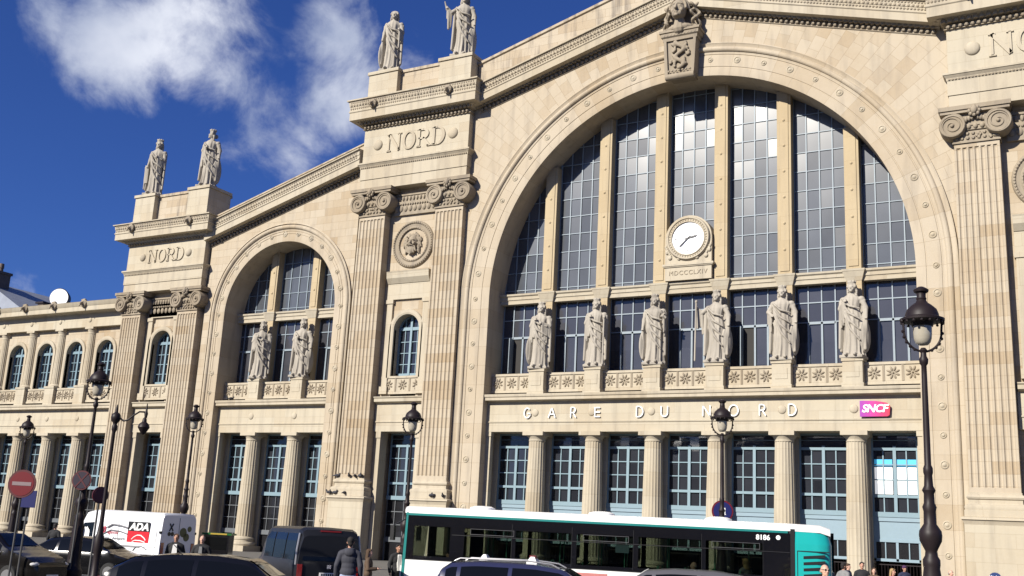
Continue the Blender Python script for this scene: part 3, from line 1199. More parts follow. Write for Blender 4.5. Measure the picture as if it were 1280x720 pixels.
def make_column(x, y, zb, zt, r0, r1, base=True, abh=.26):
    """zb..zt with base mouldings and capital; parts: shaft > base, capital"""
    c = bpy.data.objects.new('column', None)
    c.empty_display_size = .3
    COL.objects.link(c)
    c.parent = station
    c.location = (x, y, -GZ)
    sb = zb + (1.12 if base else .22)
    column_mesh(sb, zt - .62, r0, r1).build('shaft', 'column', c, 25)
    mb = MB()
    if base:
        mb.box(-r0 * 1.42, r0 * 1.42, -r0 * 1.42, r0 * 1.42, zb, zb + .42)
        mb.lathe([(r0 * 1.38, zb + .42), (r0 * 1.45, zb + .54), (r0 * 1.38, zb + .66), (r0 * 1.22, zb + .70), (r0 * 1.18, zb + .84), (r0 * 1.25, zb + .90),
                  (r0 * 1.22, zb + 1.0), (r0 * 1.06, zb + 1.06), (r0 * 1.0, zb + 1.13)], (0, 0, 0), 32)
    else:
        mb.lathe([(r0 * 1.16, zb), (r0 * 1.2, zb + .1), (r0 * 1.06, zb + .2), (r0 * .99, zb + .24)], (0, 0, 0), 24)
    mb.build('base', 'trim', c, 30)
    mb = MB()
    mb.lathe([(r1 * 1.0, zt - .63), (r1 * 1.04, zt - .60), (r1 * 1.02, zt - .52), (r1 * 1.05, zt - .45), (r1 * 1.2, zt - .34), (r1 * 1.28, zt - abh - .001)], (0, 0, 0), 32)
    aw = r1 * 1.36
    mb.box(-aw, aw, -aw, aw, zt - abh, zt)
    mb.build('capital', 'trim', c, 30)
    return c


def put_column(src, x, y):
    return copy_tree(src, station, (x, y, -GZ))


col_low = None


def low_column(x, y=1.0):
    global col_low
    if col_low is None:
        col_low = make_column(x, y, PZ, 7.06, .68, .565)
        return col_low
    return put_column(col_low, x, y)


# ---------------- the great arch and the small arch
def great_glazing(cx, ri, cz, mull, bayw, ph, y, z_band=16.95, z_sill=11.1, name_y=1.5):
    """glass and glazing bars above and below the stone transom"""
    edges = [cx - ri] + [m + s * bayw / 2 for m in mull for s in (-1, 1)] + [cx + ri]
    pairs = [(edges[i], edges[i + 1]) for i in range(0, len(edges), 2)]
    for i, (a, b) in enumerate(pairs):
        n = 14
        xs = [a + (b - a) * k / n for k in range(n + 1)]
        top = lambda x: cz + sqrt(max(0.01, (ri + .25) ** 2 - (x - cx) ** 2))
        mb = MB()
        strips(mb, xs, lambda x: z_band, top, y, y + .05)
        fr = MB()
        full = mull[1] - mull[0] - bayw if len(mull) > 1 else 3.3
        pw = full / 4
        # verticals: four panes per bay, counted from the mullion
        k = 0
        if i == 0:
            vx = [b - pw * q for q in range(0, 6) if b - pw * q > a + .05]
        else:
            vx = [a + pw * q for q in range(0, 6) if a + pw * q < b - .05]
            if i < len(pairs) - 1:
                vx.append(b)
        for vx_ in vx:
            zt = top(vx_)
            if zt - z_band < .4:
                continue
            t = .035 if vx_ not in (a, b) else .055
            fr.box(vx_ - t, vx_ + t, y - .07, y + .03, z_band, zt)
        q = 0
        while True:
            zz = z_band + .45 + ph * q
            q += 1
            if zz > cz + ri:
                break
            xa, xb = a, b
            if zz > cz:
                lim = sqrt(max(0, ri * ri - (zz - cz) ** 2))
                xa, xb = max(a, cx - lim), min(b, cx + lim)
            if xb - xa > .15:
                fr.box(xa, xb, y - .055, y + .03, zz - .026, zz + .026)
        w = part(fr, 'upper_window', 'iron')
        mb.build('pane', 'glass_up', w)
        # lower tier
        fr = MB()
        vv = vx
        for vx_ in vv:
            fr.box(vx_ - .035, vx_ + .035, y - .07, y + .03, z_sill, 16.3)
        for zz in (13.95, 15.2):
            fr.box(a, b, y - .065, y + .03, zz - .035, zz + .035)
        fr.box(a, b, y - .085, y + .03, z_sill - .02, z_sill + .18)
        # casements: heavier frame round the two middle panes
        mid = (a + b) / 2 if 0 < i < len(pairs) - 1 else (vx[1] + vx[2]) / 2 + pw / 2 * (0 if i else 0)
        if 0 < i < len(pairs) - 1:
            c0, c1 = mid - pw, mid + pw
        elif i == 0:
            c0, c1 = b - 3 * pw, b - pw
        else:
            c0, c1 = a + pw, a + 3 * pw
        mid = (c0 + c1) / 2
        for q in (c0, mid, c1):
            fr.box(q - .06, q + .06, y - .10, y + .03, z_sill, 13.95)
        fr.box(c0, c1, y - .10, y + .03, 13.82, 13.98)
        w = part(fr, 'lower_window', 'iron')
        MB().box(a, b, y, y + .05, z_sill - .3, 16.35).build('pane', 'glass_low', w)
        yield i, a, b, c0, mid, c1


def arch_bay(cx, ri, cz, mull, mw, spandrel_mat, arch_mat, ro_in, r_roll, ros_r, ros_n, cols, bays_ground, low_flags):
    # archivolt
    mb = MB()
    yf = -.10
    prof = [(ri, 2.5), (ri, yf + .02), (ri + .10, yf), (ri + .55, yf), (ri + .57, yf + .035), (ri + .62, yf + .035), (ri + .64, yf), (ro_in - .30, yf),
            (ro_in - .28, yf + .04), (ro_in - .22, yf + .04), (ro_in - .20, yf), (ro_in - .08, yf)]
    n = 6
    for k in range(n + 1):
        a = pi + pi * k / n
        prof.append((ro_in + .14 - .17 * cos(pi * k / n), yf - .16 * sin(pi * k / n) - .02))
    prof += [(ro_in + .34, yf), (ro_in + .50, yf - .05), (r_roll - .06, yf - .10), (r_roll, yf - .08), (r_roll, .4), (r_roll, 2.5)]
    arch_sweep(mb, cx, cz, PZ, prof, 96)
    arch = part(mb, 'archivolt', arch_mat, 25)
    k = 0
    for i in range(ros_n + 1):
        a = pi * i / ros_n
        r = .24 if i % 2 else .19
        b = MB()
        rosette(b, 0, 0, 0, r)
        o = b.build('rosette', 'trim', arch, 40, (cx + ros_r * cos(a), yf, cz + ros_r * sin(a)))
    z = cz - 1.62
    i = 1
    while z > PZ + 1:
        for s in (-1, 1):
            b = MB()
            rosette(b, 0, 0, 0, .24 if i % 2 else .19)
            b.build('rosette', 'trim', arch, 40, (cx + s * ros_r, yf, z))
        z -= 1.62
        i += 1
    # mullions
    for m in mull:
        zt = cz + sqrt(ri * ri - (m - cx) ** 2)
        mb = MB()
        mb.box(m - mw / 2, m + mw / 2, 1.5, 2.3, 9.8, zt + .1)
        mb.box(m - mw / 2 + .16, m + mw / 2 - .16, 1.45, 1.5, 17.2, zt - .1)
        q = 18.6
        while q < zt - .6:
            mb.lathe([(.09, 1.5), (.09, 1.42), (.02, 1.38)], (m, 0, q), 10, 'y')
            q += 1.75
        part(mb, 'mullion', 'mullion')
    # stone transom, breaking forward over every mullion
    mb = MB()
    P = [(-.5, 16.28), (0, 16.28), (.02, 16.55), (.08, 16.58), (.10, 16.78), (.20, 16.86), (.22, 16.98), (-.5, 17.02)]
    run(mb, [cx - ri, cx + ri], 1.62, P)
    for m in mull:
        ring(mb, m - mw / 2 - .02, m + mw / 2 + .02, 1.48, 2.0, [(max(0, d), z + .002) for d, z in P[1:-1]])
    part(mb, 'transom', 'plinth')
    # recessed colonnade: entablature, cornice, balustrade
    mb = MB()
    mb.box(cx - ri, cx + ri, .55, 2.1, 7.06, 9.12)
    run(mb, [cx - ri, cx + ri], .55, [(0, 7.66), (.05, 7.68), (.07, 7.76), (0, 7.80)])
    part(mb, 'entablature', 'plinth')
    for xx in mull:
        b = MB().ball((xx, .55, 8.34), (.26, .10, .26), 16, 8)
        part(b, 'boss', 'trim', 60)
    mb = MB()
    run(mb, [cx - ri, cx + ri], .55, [(-.2, 9.10), (.08, 9.10), (.14, 9.16), (.46, 9.18), (.46, 9.36), (.52, 9.40), (.55, 9.52), (.55, 9.58), (-1.4, 9.66), (-1.4, 9.12)])
    part(mb, 'string_cornice', 'trim', 30)
    pedw = 1.15
    xs = [cx - ri] + [m + s * pedw / 2 for m in mull for s in (-1, 1)] + [cx + ri]
    for i in range(0, len(xs), 2):
        bal(xs[i], xs[i + 1], .95, 3)
    for m in mull:
        b = MB()
        b.box(m - pedw / 2, m + pedw / 2, .40, 1.5, 9.62, 11.15)
        b.box(m - pedw / 2 - .06, m + pedw / 2 + .06, .34, 1.5, 11.15, 11.32)
        b.box(m - pedw / 2 - .06, m + pedw / 2 + .06, .34, 1.5, 9.62, 9.86)
        b.box(m - .38, m + .38, .375, .41, 10.2, 10.85)
        part(b, 'statue_pedestal', 'plinth')
    # columns, rear piers
    for c in cols:
        low_column(c, 1.05)
    pr = MB()
    for c in cols:
        b = MB()
        b.box(c - .66, c + .66, 1.74, 2.5, PZ, 6.75)
        b.box(c - .70, c + .70, 1.66, 2.5, 6.75, 7.058)
        part(b, 'rear_pier', 'plinth')
    for s in (-1, 1):
        b = MB()
        q = cx + s * ri
        a, e = sorted((q, q - s * .36))
        b.box(a, e, .62, 1.0, PZ, 6.75)
        b.box(a - .05, e + .05, .57, 1.0, 6.75, 7.06)
        a, e = sorted((q, q - s * (.34 if s < 0 else .56)))
        b.box(a, e, 1.74, 2.5, PZ, 6.75)
        b.box(a, e, 1.66, 2.5, 6.75, 7.058)
        part(b, 'anta', 'plinth')
    mb = MB().box(cx - ri, cx + ri, 2.101, 3.2, 7.06, 11.1)
    part(mb, 'lintel', 'plinth')
    be = [cx - ri + .34] + [c + s * .66 for c in cols for s in (-1, 1)] + [cx + ri - .56]
    for i in range(0, len(be), 2):
        m_ = (be[i] + be[i + 1]) / 2
        ground_window(m_, 2.0, (be[i + 1] - be[i]) / 2, low=low_flags)


# gable line over the middle: height of the underside of the raking cornice
def zl_mid(x):
    return 35.72 - .287 * abs(x)


def zl_side(x):          # left gable, falls to the left
    return 27.55 + .292 * (x + 26.5)


MULL_C = [(-2.5 + i) * 4.2 for i in range(6)]
RI_C, RI_S = 14.3, 5.72
CS, ZSS = -33.85, 16.7
MULL_S = [-36.02, -31.6]

arch_bay(0, RI_C, ZS, MULL_C, .9, 'spand', 'archc', 16.0, 16.62, 15.4, 26, MULL_C,
         [(-3 + i) * 4.2 for i in range(7)], True)
arch_bay(CS, RI_S, ZSS, MULL_S, .78, 'wall', 'archs', 6.78, 7.22, 6.32, 14, [-35.95, -31.75],
         [-38.0, CS, -29.7], False)
for i, a, b, c0, mid, c1 in great_glazing(0, RI_C, ZS, MULL_C, .9, 1.3, 2.2):
    if i in (0, 4):
        p = MB().box(c0 + .06, mid - .06, 2.185, 2.196, 11.28, 13.82)  # black sheet before the glass, painted darkness for the unlit opening
        part(p, 'dark_opening_sheet', 'dark')
        p = MB()
        p.box(c0 + .02, c0 + .07, 1.55, 2.12, 11.28, 13.82)
        part(p, 'casement_leaf', 'iron')
list(great_glazing(CS, RI_S, ZSS, MULL_S, .78, 1.27, 2.2))

# spandrel walls
mb = MB()
R2 = 16.62
n = 72
xs = [-R2 * cos(pi * i / n) for i in range(n + 1)]
strips(mb, xs, lambda x: ZS + sqrt(max(0, R2 * R2 - x * x)), lambda x: zl_mid(x) + .4, 0, 2.5)
part(mb, 'gable_wall', 'spand')
mb = MB()
r2 = 7.22
xs = [CS - r2 * cos(pi * i / 40) for i in range(41)]
strips(mb, xs, lambda x: ZSS + sqrt(max(0, r2 * r2 - (x - CS) ** 2)), lambda x: zl_side(x) + .4, 0, 2.5)
strips(mb, [-26.6, CS + r2], lambda x: PZ, lambda x: zl_side(x) + .4, 0, 2.5)
strips(mb, [CS - r2, -41.9], lambda x: PZ, lambda x: zl_side(x) + .4, 0, 2.5)
part(mb, 'gable_wall', M['wall'])

# raking cornices
RK = [(-.3, .0), (.0, .0), (.30, .02), (.30, .10), (.78, .12), (.78, .62), (.84, .68), (.84, .76), (.80, .78), (.80, 1.02), (.84, 1.04), (.86, 1.40), (1.0, 1.43), (1.0, 1.52), (-.3, 1.62)]
mb = MB()
run(mb, [-16.2, 0, 16.2], 0, RK, zl_mid)
part(mb, 'raking_cornice', 'trim', 30)
mb = MB()
for (xa, xb) in ((-16.0, 0), (0, 16.0)):
    eggs(mb, xa, xb, -.10, -.20, .34, .26, .14, zl_mid)
    dentils(mb, xa, xb, -.34, 0, -.06, .06, .2, .12, zl_mid)
    eggs(mb, xa, xb, -.82, .90, .20, .14, .04, zl_mid)
    eggs(mb, xa, xb, -.84, 1.12, .26, .18, .05, zl_mid)
    eggs(mb, xa, xb, -.86, 1.31, .19, .13, .05, zl_mid)
run(mb, [-16, 0, 16], 0, [(-.1, -.42), (.05, -.42), (.08, -.36), (-.1, -.34)], zl_mid)
part(mb, 'carved_moulding', 'carved', 50)
mb = MB()
run(mb, [-16.4, 0, 16.4], 0, [(-2.4, 1.2), (.0, 1.2), (.0, 3.66), (.12, 3.70), (.12, 3.90), (-2.4, 3.95)], zl_mid)
part(mb, 'parapet_wall', 'weathered')
mb = MB()
run(mb, [-42.2, -26.4], 0, RK, zl_side)
part(mb, 'raking_cornice', 'trim', 30)
mb = MB()
eggs(mb, -42, -26.6, -.10, -.20, .34, .26, .14, zl_side)
dentils(mb, -42, -26.6, -.34, 0, -.06, .06, .2, .12, zl_side)
eggs(mb, -42, -26.6, -.82, .90, .20, .14, .04, zl_side)
eggs(mb, -42, -26.6, -.84, 1.12, .26, .18, .05, zl_side)
eggs(mb, -42, -26.6, -.86, 1.31, .19, .13, .05, zl_side)
run(mb, [-42, -26.6], 0, [(-.1, -.42), (.05, -.42), (.08, -.36), (-.1, -.34)], zl_side)
part(mb, 'carved_moulding', 'carved', 50)
mb = MB()
run(mb, [-42.4, -26.4], 0, [(-2.4, 1.2), (.10, 1.2), (.10, 2.15), (.2, 2.18), (.2, 2.30), (-2.4, 2.35)], zl_side)
part(mb, 'parapet_wall', 'weathered')

# pylons
pylon(-21.4, 4.85, 3.5, 2.52, 23.47, 25.65, 27.85, 27.95, 30.65, 31.28, 32.95, 35.35, 3.65, [(-26.0, -23.25), (-19.35, -16.5)])
pylon(21.4, 4.85, 3.5, 2.52, 23.47, 25.65, 27.85, 27.95, 30.65, 31.28, 32.95, 35.35, 3.65, [(16.5, 19.35), (23.25, 26.0)])
pylon(-46.75, 4.65, 3.35, 2.38, 17.15, 19.12, 21.12, 21.2, 23.36, 23.82, 25.2, 27.95, .30, [(-51.0, -48.6), (-44.5, -42.1)])

# filler walls beside the great arch
mb = MB()
for s in (-1, 1):
    a, b = sorted((s * 16.62, s * 16.9))
    strips(mb, [a, b], lambda x: PZ, lambda x: zl_mid(x) + .4, -.001, 2.5)
part(mb, 'side_wall', 'pier')

# depth of the building behind the front, dark inside
mb = MB()
mb.box(-90, 30, 9.0, 9.3, PZ, 19)
mb.box(-42, 26, 9.0, 9.3, 19, 26)
mb.box(-16, 16, 9.0, 9.3, 26, 31)
mb.box(-42, -41.6, 2.5, 9, PZ, 24)
mb.box(26, 26.3, 2.5, 9, PZ, 33)
part(mb, 'inner_wall', 'dark')
mb = MB()
mb.add([(-16.6, 2.4, 33), (0, 2.4, 37.5), (16.6, 2.4, 33), (-16.6, 60, 30), (0, 60, 34.5), (16.6, 60, 30)], [(0, 1, 4, 3), (1, 2, 5, 4)])
mb.add([(-42, 2.4, 24.5), (-26.5, 2.4, 29.0), (-42, 60, 22), (-26.5, 60, 26)], [(0, 1, 3, 2)])
part(mb, 'roof', 'zinc')
mb = MB().box(26.3, 45, 0, 9, PZ, 30)
part(mb, 'end_wall', 'wall')

# medallions with bearded head
for cx in (-21.4, 21.4):
    mb = MB()
    mb.lathe([(1.86, .4), (1.86, -.06), (1.78, -.16), (1.66, -.18), (1.60, -.10), (1.40, -.06), (1.32, -.14), (1.24, -.14), (1.18, .10), (.05, .14)], (0, 0, 0), 48, 'y')
    for k in range(56):
        a = 2 * pi * k / 56
        mb.ball((1.70 * cos(a), -.16, 1.70 * sin(a)), (.07, .08, .07), 6, 4)
    for k in range(40):
        a = 2 * pi * k / 40
        mb.ball((1.28 * cos(a), -.12, 1.28 * sin(a)), (.06, .06, .06), 6, 4)
    me_ = part(mb, 'medallion', 'carved', 40)
    me_.location = (cx, .30, 21.15 - GZ)
    hd = MB()
    hd.ball((0, 0, .12), (.42, .42, .56), 16, 12)
    hd.ball((0, -.16, -.42), (.34, .24, .40), 14, 10)
    hd.capsule((0, -.40, .26), (0, -.50, .02), .06, .10)
    for s in (-1, 1):
        hd.ball((s * .16, -.37, .26), (.13, .09, .05), 8, 5)
        hd.ball((s * .17, -.34, .14), (.07, .07, .05), 8, 5)
        hd.ball((s * .22, -.33, -.02), (.12, .12, .12), 8, 5)
        hd.capsule((s * .03, -.48, -.13), (s * .22, -.42, -.22), .06, .03)
    rn = random.Random(4)
    for k in range(46):
        a = rn.uniform(-.35, pi + .35)
        rr = rn.uniform(.52, .78)
        x, z = rr * cos(a), .12 + rr * sin(a)
        hd.capsule((x, -.10, z), (x * 1.12, -.06, z - .22), .085, .05, 6)
    for s in (-1, 1):
        for k in range(7):
            hd.capsule((s * (.52 + .04 * (k % 2)), -.1, .35 - .15 * k), (s * (.62), -.06, .18 - .15 * k), .11, .06, 6)
    for k in range(16):
        a = rn.uniform(-1, 1)
        hd.capsule((a * .3, -.36 + abs(a) * .10, -.26), (a * .44, -.28, -.60 - .28 * (1 - abs(a))), .075, .04, 6)
    o = sculpt(hd, 'bearded_head', 'carved', .025, me_, 0)
    o.location = (0, -.02, 0)

# keystone console with a bust
ks = MB()
poly = [(-.85, 30.62), (.85, 30.62), (1.02, 33.4), (-1.02, 33.4)]
ks.prism_y(poly, -.85, .3)
ks.prism_y([(-1.02, 30.75), (-.80, 30.75), (-.95, 33.2), (-1.14, 33.2)], -1.0, .2)
ks.prism_y([(.80, 30.75), (1.02, 30.75), (1.14, 33.2), (.95, 33.2)], -1.0, .2)
ks.tube([(-1.0, -.80, 30.62), (1.0, -.80, 30.62)], .24, 12)
ring(ks, -1.12, 1.12, -.9, .2, [(-.3, 33.2), (.08, 33.2), (.10, 33.42), (.20, 33.5), (.22, 33.72), (.30, 33.76), (.30, 33.92), (-.3, 33.95)])
eggs(ks, -1.2, 1.2, -1.08, 33.58, .22, .18, .06)
eggs(ks, -.85, .85, -1.03, 30.95, .24, .16, .08)
key = part(ks, 'keystone', 'carved', 40)
sw = MB()
for k in range(30):
    t = k / 29
    a = t * 11
    sw.ball((.30 * sin(a), -.98, 31.15 + 1.9 * t), (.17, .14, .13), 8, 6)
rn = random.Random(8)
for k in range(34):
    s = -1 if k % 2 else 1
    sw.ball((s * rn.uniform(.3, .66), -.92, 31.2 + 1.85 * rn.random()), (.12, .12, .11), 6, 5)
sculpt(sw, 'carved_leaves', 'carved', .05, key, 1)
bu = MB()
bu.ball((0, -1.10, 34.95), (.40, .42, .58), 20, 14)
bu.ball((0, -1.34, 34.62), (.27, .20, .20), 12, 8)
bu.capsule((0, -1.50, 35.12), (0, -1.62, 34.86), .05, .085)
bu.ball((0, -1.52, 34.48), (.12, .08, .08), 10, 6)
bu.ball((0, -1.55, 34.67), (.12, .05, .035), 8, 5)
bu.ball((0, -1.53, 34.60), (.10, .05, .035), 8, 5)
for s in (-1, 1):
    bu.capsule((s * .07, -1.50, 35.17), (s * .28, -1.40, 35.15), .045, .035)
    bu.ball((s * .17, -1.44, 35.04), (.075, .05, .035), 8, 6)
    bu.ball((s * .23, -1.36, 34.80), (.12, .12, .13), 8, 6)
bu.capsule((0, -.98, 34.5), (0, -.85, 34.0), .24, .40)
bu.ball((0, -.80, 34.02), (.72, .38, .26), 14, 8)
for k in range(34):
    a = pi * k / 33
    for (rr, zz, yy) in ((.44, .60, -1.18), (.52, .68, -.98)):
        bu.ball((rr * cos(a), yy, 34.98 + zz * sin(a)), (.065, .12, .065), 8, 5)
for s in (-1, 1):
    for k in range(34):
        t = k / 33
        bu.ball((s * (.58 + .10 * sin(t * 13) + .22 * t), -.80 - .12 * cos(t * 17), 35.35 - 1.30 * t), (.10, .12, .08), 8, 5)
        bu.ball((s * (.80 + .09 * cos(t * 15) + .08 * t), -.62 - .10 * sin(t * 12), 35.45 - 1.42 * t), (.10, .12, .08), 8, 5)
bu.box(-.80, .80, -.55, .1, 33.9, 35.5)
bu.v = [(x * 1.32, -.6 + (y + .6) * 1.32, 33.95 + (z - 33.95) * 1.26) for x, y, z in bu.v]
sculpt(bu, 'bust', 'carved', .028, key, 0)

# the clock
ck = MB()
ck.prism_y([(-1.60, 17.05), (1.60, 17.05), (1.60, 19.9)] + [(1.60 * cos(pi * i / 16), 19.9 + 1.55 * sin(pi * i / 16)) for i in range(1, 16)] + [(-1.60, 19.9)], 1.2, 2.3)
ck.lathe([(1.50, 2.0), (1.50, 1.12), (1.43, 1.02), (1.36, 1.02), (1.31, 1.09), (1.22, 1.09), (1.18, 1.03), (1.12, 1.03), (1.08, 1.16), (.02, 1.16)], (0, 0, 19.85), 48, 'y')
for k in range(44):
    a = 2 * pi * k / 44
    ck.ball((1.265 * cos(a), 1.07, 19.85 + 1.265 * sin(a)), (.05, .04, .05), 6, 4)
ck.box(-1.75, 1.75, 1.08, 1.9, 18.02, 18.16)
ck.box(-1.70, 1.70, 1.13, 1.9, 17.95, 18.02)
for k in range(5):
    ck.ball((-1.25 + .62 * k, 1.17, 18.48 + .06 * abs(k - 2)), (.15, .09, .15), 10, 6)
for s in (-1, 1):
    for k in range(6):
        ck.ball((s * (1.2 + .07 * k), 1.18, 18.7 + .13 * k), (.09, .08, .12), 8, 5)
    ck.ball((s * 1.46, 1.16, 19.0), (.12, .1, .16), 8, 5)
clock = part(ck, 'clock', 'trim', 35)
cf = MB().lathe([(1.09, 1.15), (1.09, 1.13), (.02, 1.13)], (0, 0, 19.85), 48, 'y')
cf.build('clock_face', 'clock', clock, 30)
nu = MB()
for k in range(12):
    a = 2 * pi * k / 12
    c, s = sin(a), cos(a)
    ln = .16 if k % 3 == 0 else .09
    r0, r1, t = .93, .93 - ln, .018 if k % 3 else .028
    nu.prism_y([(c * r0 + s * t, 19.85 + s * r0 - c * t), (c * r0 - s * t, 19.85 + s * r0 + c * t), (c * r1 - s * t, 19.85 + s * r1 + c * t), (c * r1 + s * t, 19.85 + s * r1 - c * t)], 1.115, 1.129)
nu.build('hour_marks', 'ink', clock)


def hand(name, deg, ln, w, tail, y):
    a = radians(deg)
    d = Vector((sin(a), cos(a)))
    nn = Vector((d.y, -d.x))
    c = Vector((0, 19.85))
    p = [c - d * tail + nn * w * .6, c + d * ln * .75 + nn * w, c + d * ln, c + d * ln * .75 - nn * w, c - d * tail - nn * w * .6]
    MB().prism_y([(q.x, q.y) for q in p], y, y + .02).build(name, 'ink', clock)


hand('hour_hand', 78, .68, .065, .2, 1.085)
hand('minute_hand', 226, .88, .042, .25, 1.055)
text_mesh('MDCCCLXIV', .42, .02, 'date_lettering', 'carved', clock, Matrix.Translation((0, 1.19, 17.40)) @ UPRIGHT, 1.15)

# lit boards behind the right hand bay
mb = MB()
for a_, b_ in ((11.30, 12.30), (12.50, 13.62)):
    mb.box(a_, b_, 1.995, 2.012, 3.56, 5.10)
part(mb, 'notice_board', 'orange')
mb = MB()
for a_, b_ in ((11.30, 12.30), (12.50, 13.62)):
    mb.box(a_, b_, 1.995, 2.012, 5.16, 5.55)
part(mb, 'blue_notice', 'posterblue')
# big white letters over the columns
GL = [('G', -11.2, .50), ('A', -9.35, .56), ('R', -7.68, .42), ('E', -5.92, .40), ('D', -2.98, .48), ('U', -1.30, .48), ('N', 1.47, .50), ('O', 3.15, .62), ('R', 5.05, .42), ('D', 6.82, .48)]
for ch, x, w in GL:
    mb = MB()
    glyph(mb, ch, x - .1, 7.99, .66, w * .92, .072, .43, .48, serif=False, thin=1.0)
    part(mb, 'letter', 'whiteletter')

# ---------------- left wing
WX = [-56.45 - 4.03 * k for k in range(9)]
XW0 = -51.4
mb = MB()
# wall with arched windows upstairs
wy = .95
for k in range(len(WX) + 0):
    xr = WX[k - 1] if k else XW0
    xl = WX[k]
    c = (xr + xl) / 2 if k else (WX[0] + 2.015)
    hw = 1.08
    sp = 14.35
    strips(mb, [xl, c - hw], lambda x: 9.6, lambda x: 17.3, wy, 2.6)
    strips(mb, [c + hw, xr], lambda x: 9.6, lambda x: 17.3, wy, 2.6)
    xs = [c - hw * cos(pi * i / 16) for i in range(17)]
    strips(mb, xs, lambda x, c=c, hw=hw, sp=sp: sp + sqrt(max(0, hw * hw - (x - c) ** 2)), lambda x: 17.3, wy, 2.6)
part(mb, 'wing_wall', 'wall')
for k in range(len(WX)):
    xr = WX[k - 1] if k else XW0
    c = (xr + WX[k]) / 2 if k else (WX[0] + 2.015)
    mb = MB()
    arch_sweep(mb, c, 14.35, 11.05, [(1.08, 1.2), (1.08, wy - .10), (1.20, wy - .13), (1.40, wy - .13), (1.44, wy - .02), (1.44, 1.2)], 20)
    part(mb, 'window_surround', 'trim')
    arched_window(c, 1.45, 11.2, 15.43, 1.08)
    bal(WX[k] + .62, xr - (.62 if k else 0), .62, 3)
    gw = 1.28
    ground_window(c, 2.0, (xr - WX[k]) / 2 - .62 if k else 1.4, low=False)
XE = WX[-1] - .6
mb = MB()
mb.box(XE, XW0, .55, 2.3, 7.06, 9.12)
run(mb, [XE, XW0], .55, [(0, 7.66), (.05, 7.68), (.07, 7.76), (0, 7.80)])
part(mb, 'entablature', 'plinth')
mb = MB()
run(mb, [XE, XW0], .55, [(-.2, 9.10), (.08, 9.10), (.14, 9.16), (.46, 9.18), (.46, 9.36), (.52, 9.40), (.55, 9.52), (.55, 9.58), (-1.4, 9.66), (-1.4, 9.12)])
part(mb, 'string_cornice', 'trim', 30)
mb = MB()
mb.box(XE, XW0, .45, 2.6, 16.62, 17.9)
run(mb, [XE, XW0], .45, [(-.3, 17.85), (.2, 17.86), (.25, 17.92), (.85, 17.95), (.85, 18.35), (.9, 18.4), (1.0, 18.68), (1.05, 18.76), (-.3, 18.86)])
part(mb, 'wing_cornice', 'plinth', 30)
mb = MB()
run(mb, [XE, XW0], .4, [(-1.2, 17.8), (-1.2, 18.9), (-9, 20.2), (-9, 17.8)])
part(mb, 'wing_roof', 'zinc')
col_up = None
for k, x in enumerate(WX):
    low_column(x, 1.05)
    if col_up is None:
        col_up = make_column(x, .98, 11.28, 16.64, .47, .40, base=False, abh=.2)
    else:
        put_column(col_up, x, .98)
    b = MB()
    b.box(x - .62, x + .62, .30, 1.5, 9.62, 11.12)
    b.box(x - .68, x + .68, .24, 1.5, 11.12, 11.28)
    part(b, 'column_pedestal', 'plinth')
    b = MB()
    b.box(x - .62, x + .62, 1.74, 2.5, PZ, 6.75)
    b.box(x - .66, x + .66, 1.66, 2.5, 6.75, 7.058)
    part(b, 'rear_pier', 'plinth')
    for q in (x,):
        b = MB().ball((q, .55, 8.34), (.24, .10, .24), 14, 8)
        part(b, 'boss', 'trim', 60)
        b = MB().ball((q, .45, 17.25), (.22, .10, .22), 14, 8)
        part(b, 'boss', 'trim', 60)
mb = MB().box(XE, XW0, 2.101, 3.2, 7.06, 9.6)
part(mb, 'lintel', 'plinth')

# lion heads on gutters
lion = None


def lion_head(x, y, z, s=1.0):
    global lion
    if lion is None:
        b = MB()
        b.ball((0, 0, 0), (.24, .20, .27), 12, 8)
        b.ball((0, -.24, -.06), (.13, .17, .12), 10, 6)
        b.capsule((0, -.30, -.16), (0, -.38, -.30), .07, .05)
        for k in range(14):
            a = 2 * pi * k / 14
            b.ball((.26 * cos(a), .02, .28 * sin(a)), (.09, .12, .09), 6, 5)
        for q in (-1, 1):
            b.ball((q * .18, -.05, .25), .07, 6, 5)
            b.ball((q * .09, -.19, .06), .045, 6, 5)
        lion = sculpt(b, 'lion_head', 'carved', .03, station, 1)
        o = lion
    else:
        o = lion.copy()
        COL.objects.link(o)
    o.location = (x, y, z - GZ)
    o.scale = (s, s, s)


for k in range(9):
    lion_head(WX[k] + .03, -.55, 18.62, 1.15)
for cx, zz in ((-21.4, 32.35), (21.4, 32.35), (-46.75, 24.72)):
    for q in (-3.45, 3.45):
        lion_head(cx + q, -1.72, zz, 1.05)


# ------------------------------------------------------------------ houses across the square (mirrored in the glass and the cars)
def opposite_house(x0, x1, h, label):
    root = empty('apartment_building', ((x0 + x1) / 2, -112, GZ), 0, label, 'building')
    w = (x1 - x0) / 2
    MB().box(-w, w, -6, 6, 0, h).build('wall', 'wall', root)
    MB().prism_x([(-6, h), (6.3, h), (5.2, h + 3.6), (2.5, h + 4.4), (-4, h + 4.4), (-6, h + 3.6)], -w, w).build('roof', 'zinc', root)
    b, g_ = MB(), MB()
    n = int(w * 2 / 2.9)
    for f in range(int(h / 3.2)):
        for k in range(n):
            cx = -w + (k + .5) * 2 * w / n
            g_.box(cx - .55, cx + .55, 6.02, 6.06, f * 3.2 + .8, f * 3.2 + 2.8)
        b.box(-w, w, 6, 6.5, f * 3.2 + 3.0, f * 3.2 + 3.15)
    b.build('balcony', 'lamp_iron', root)
    g_.build('window', 'glass_dark', root)


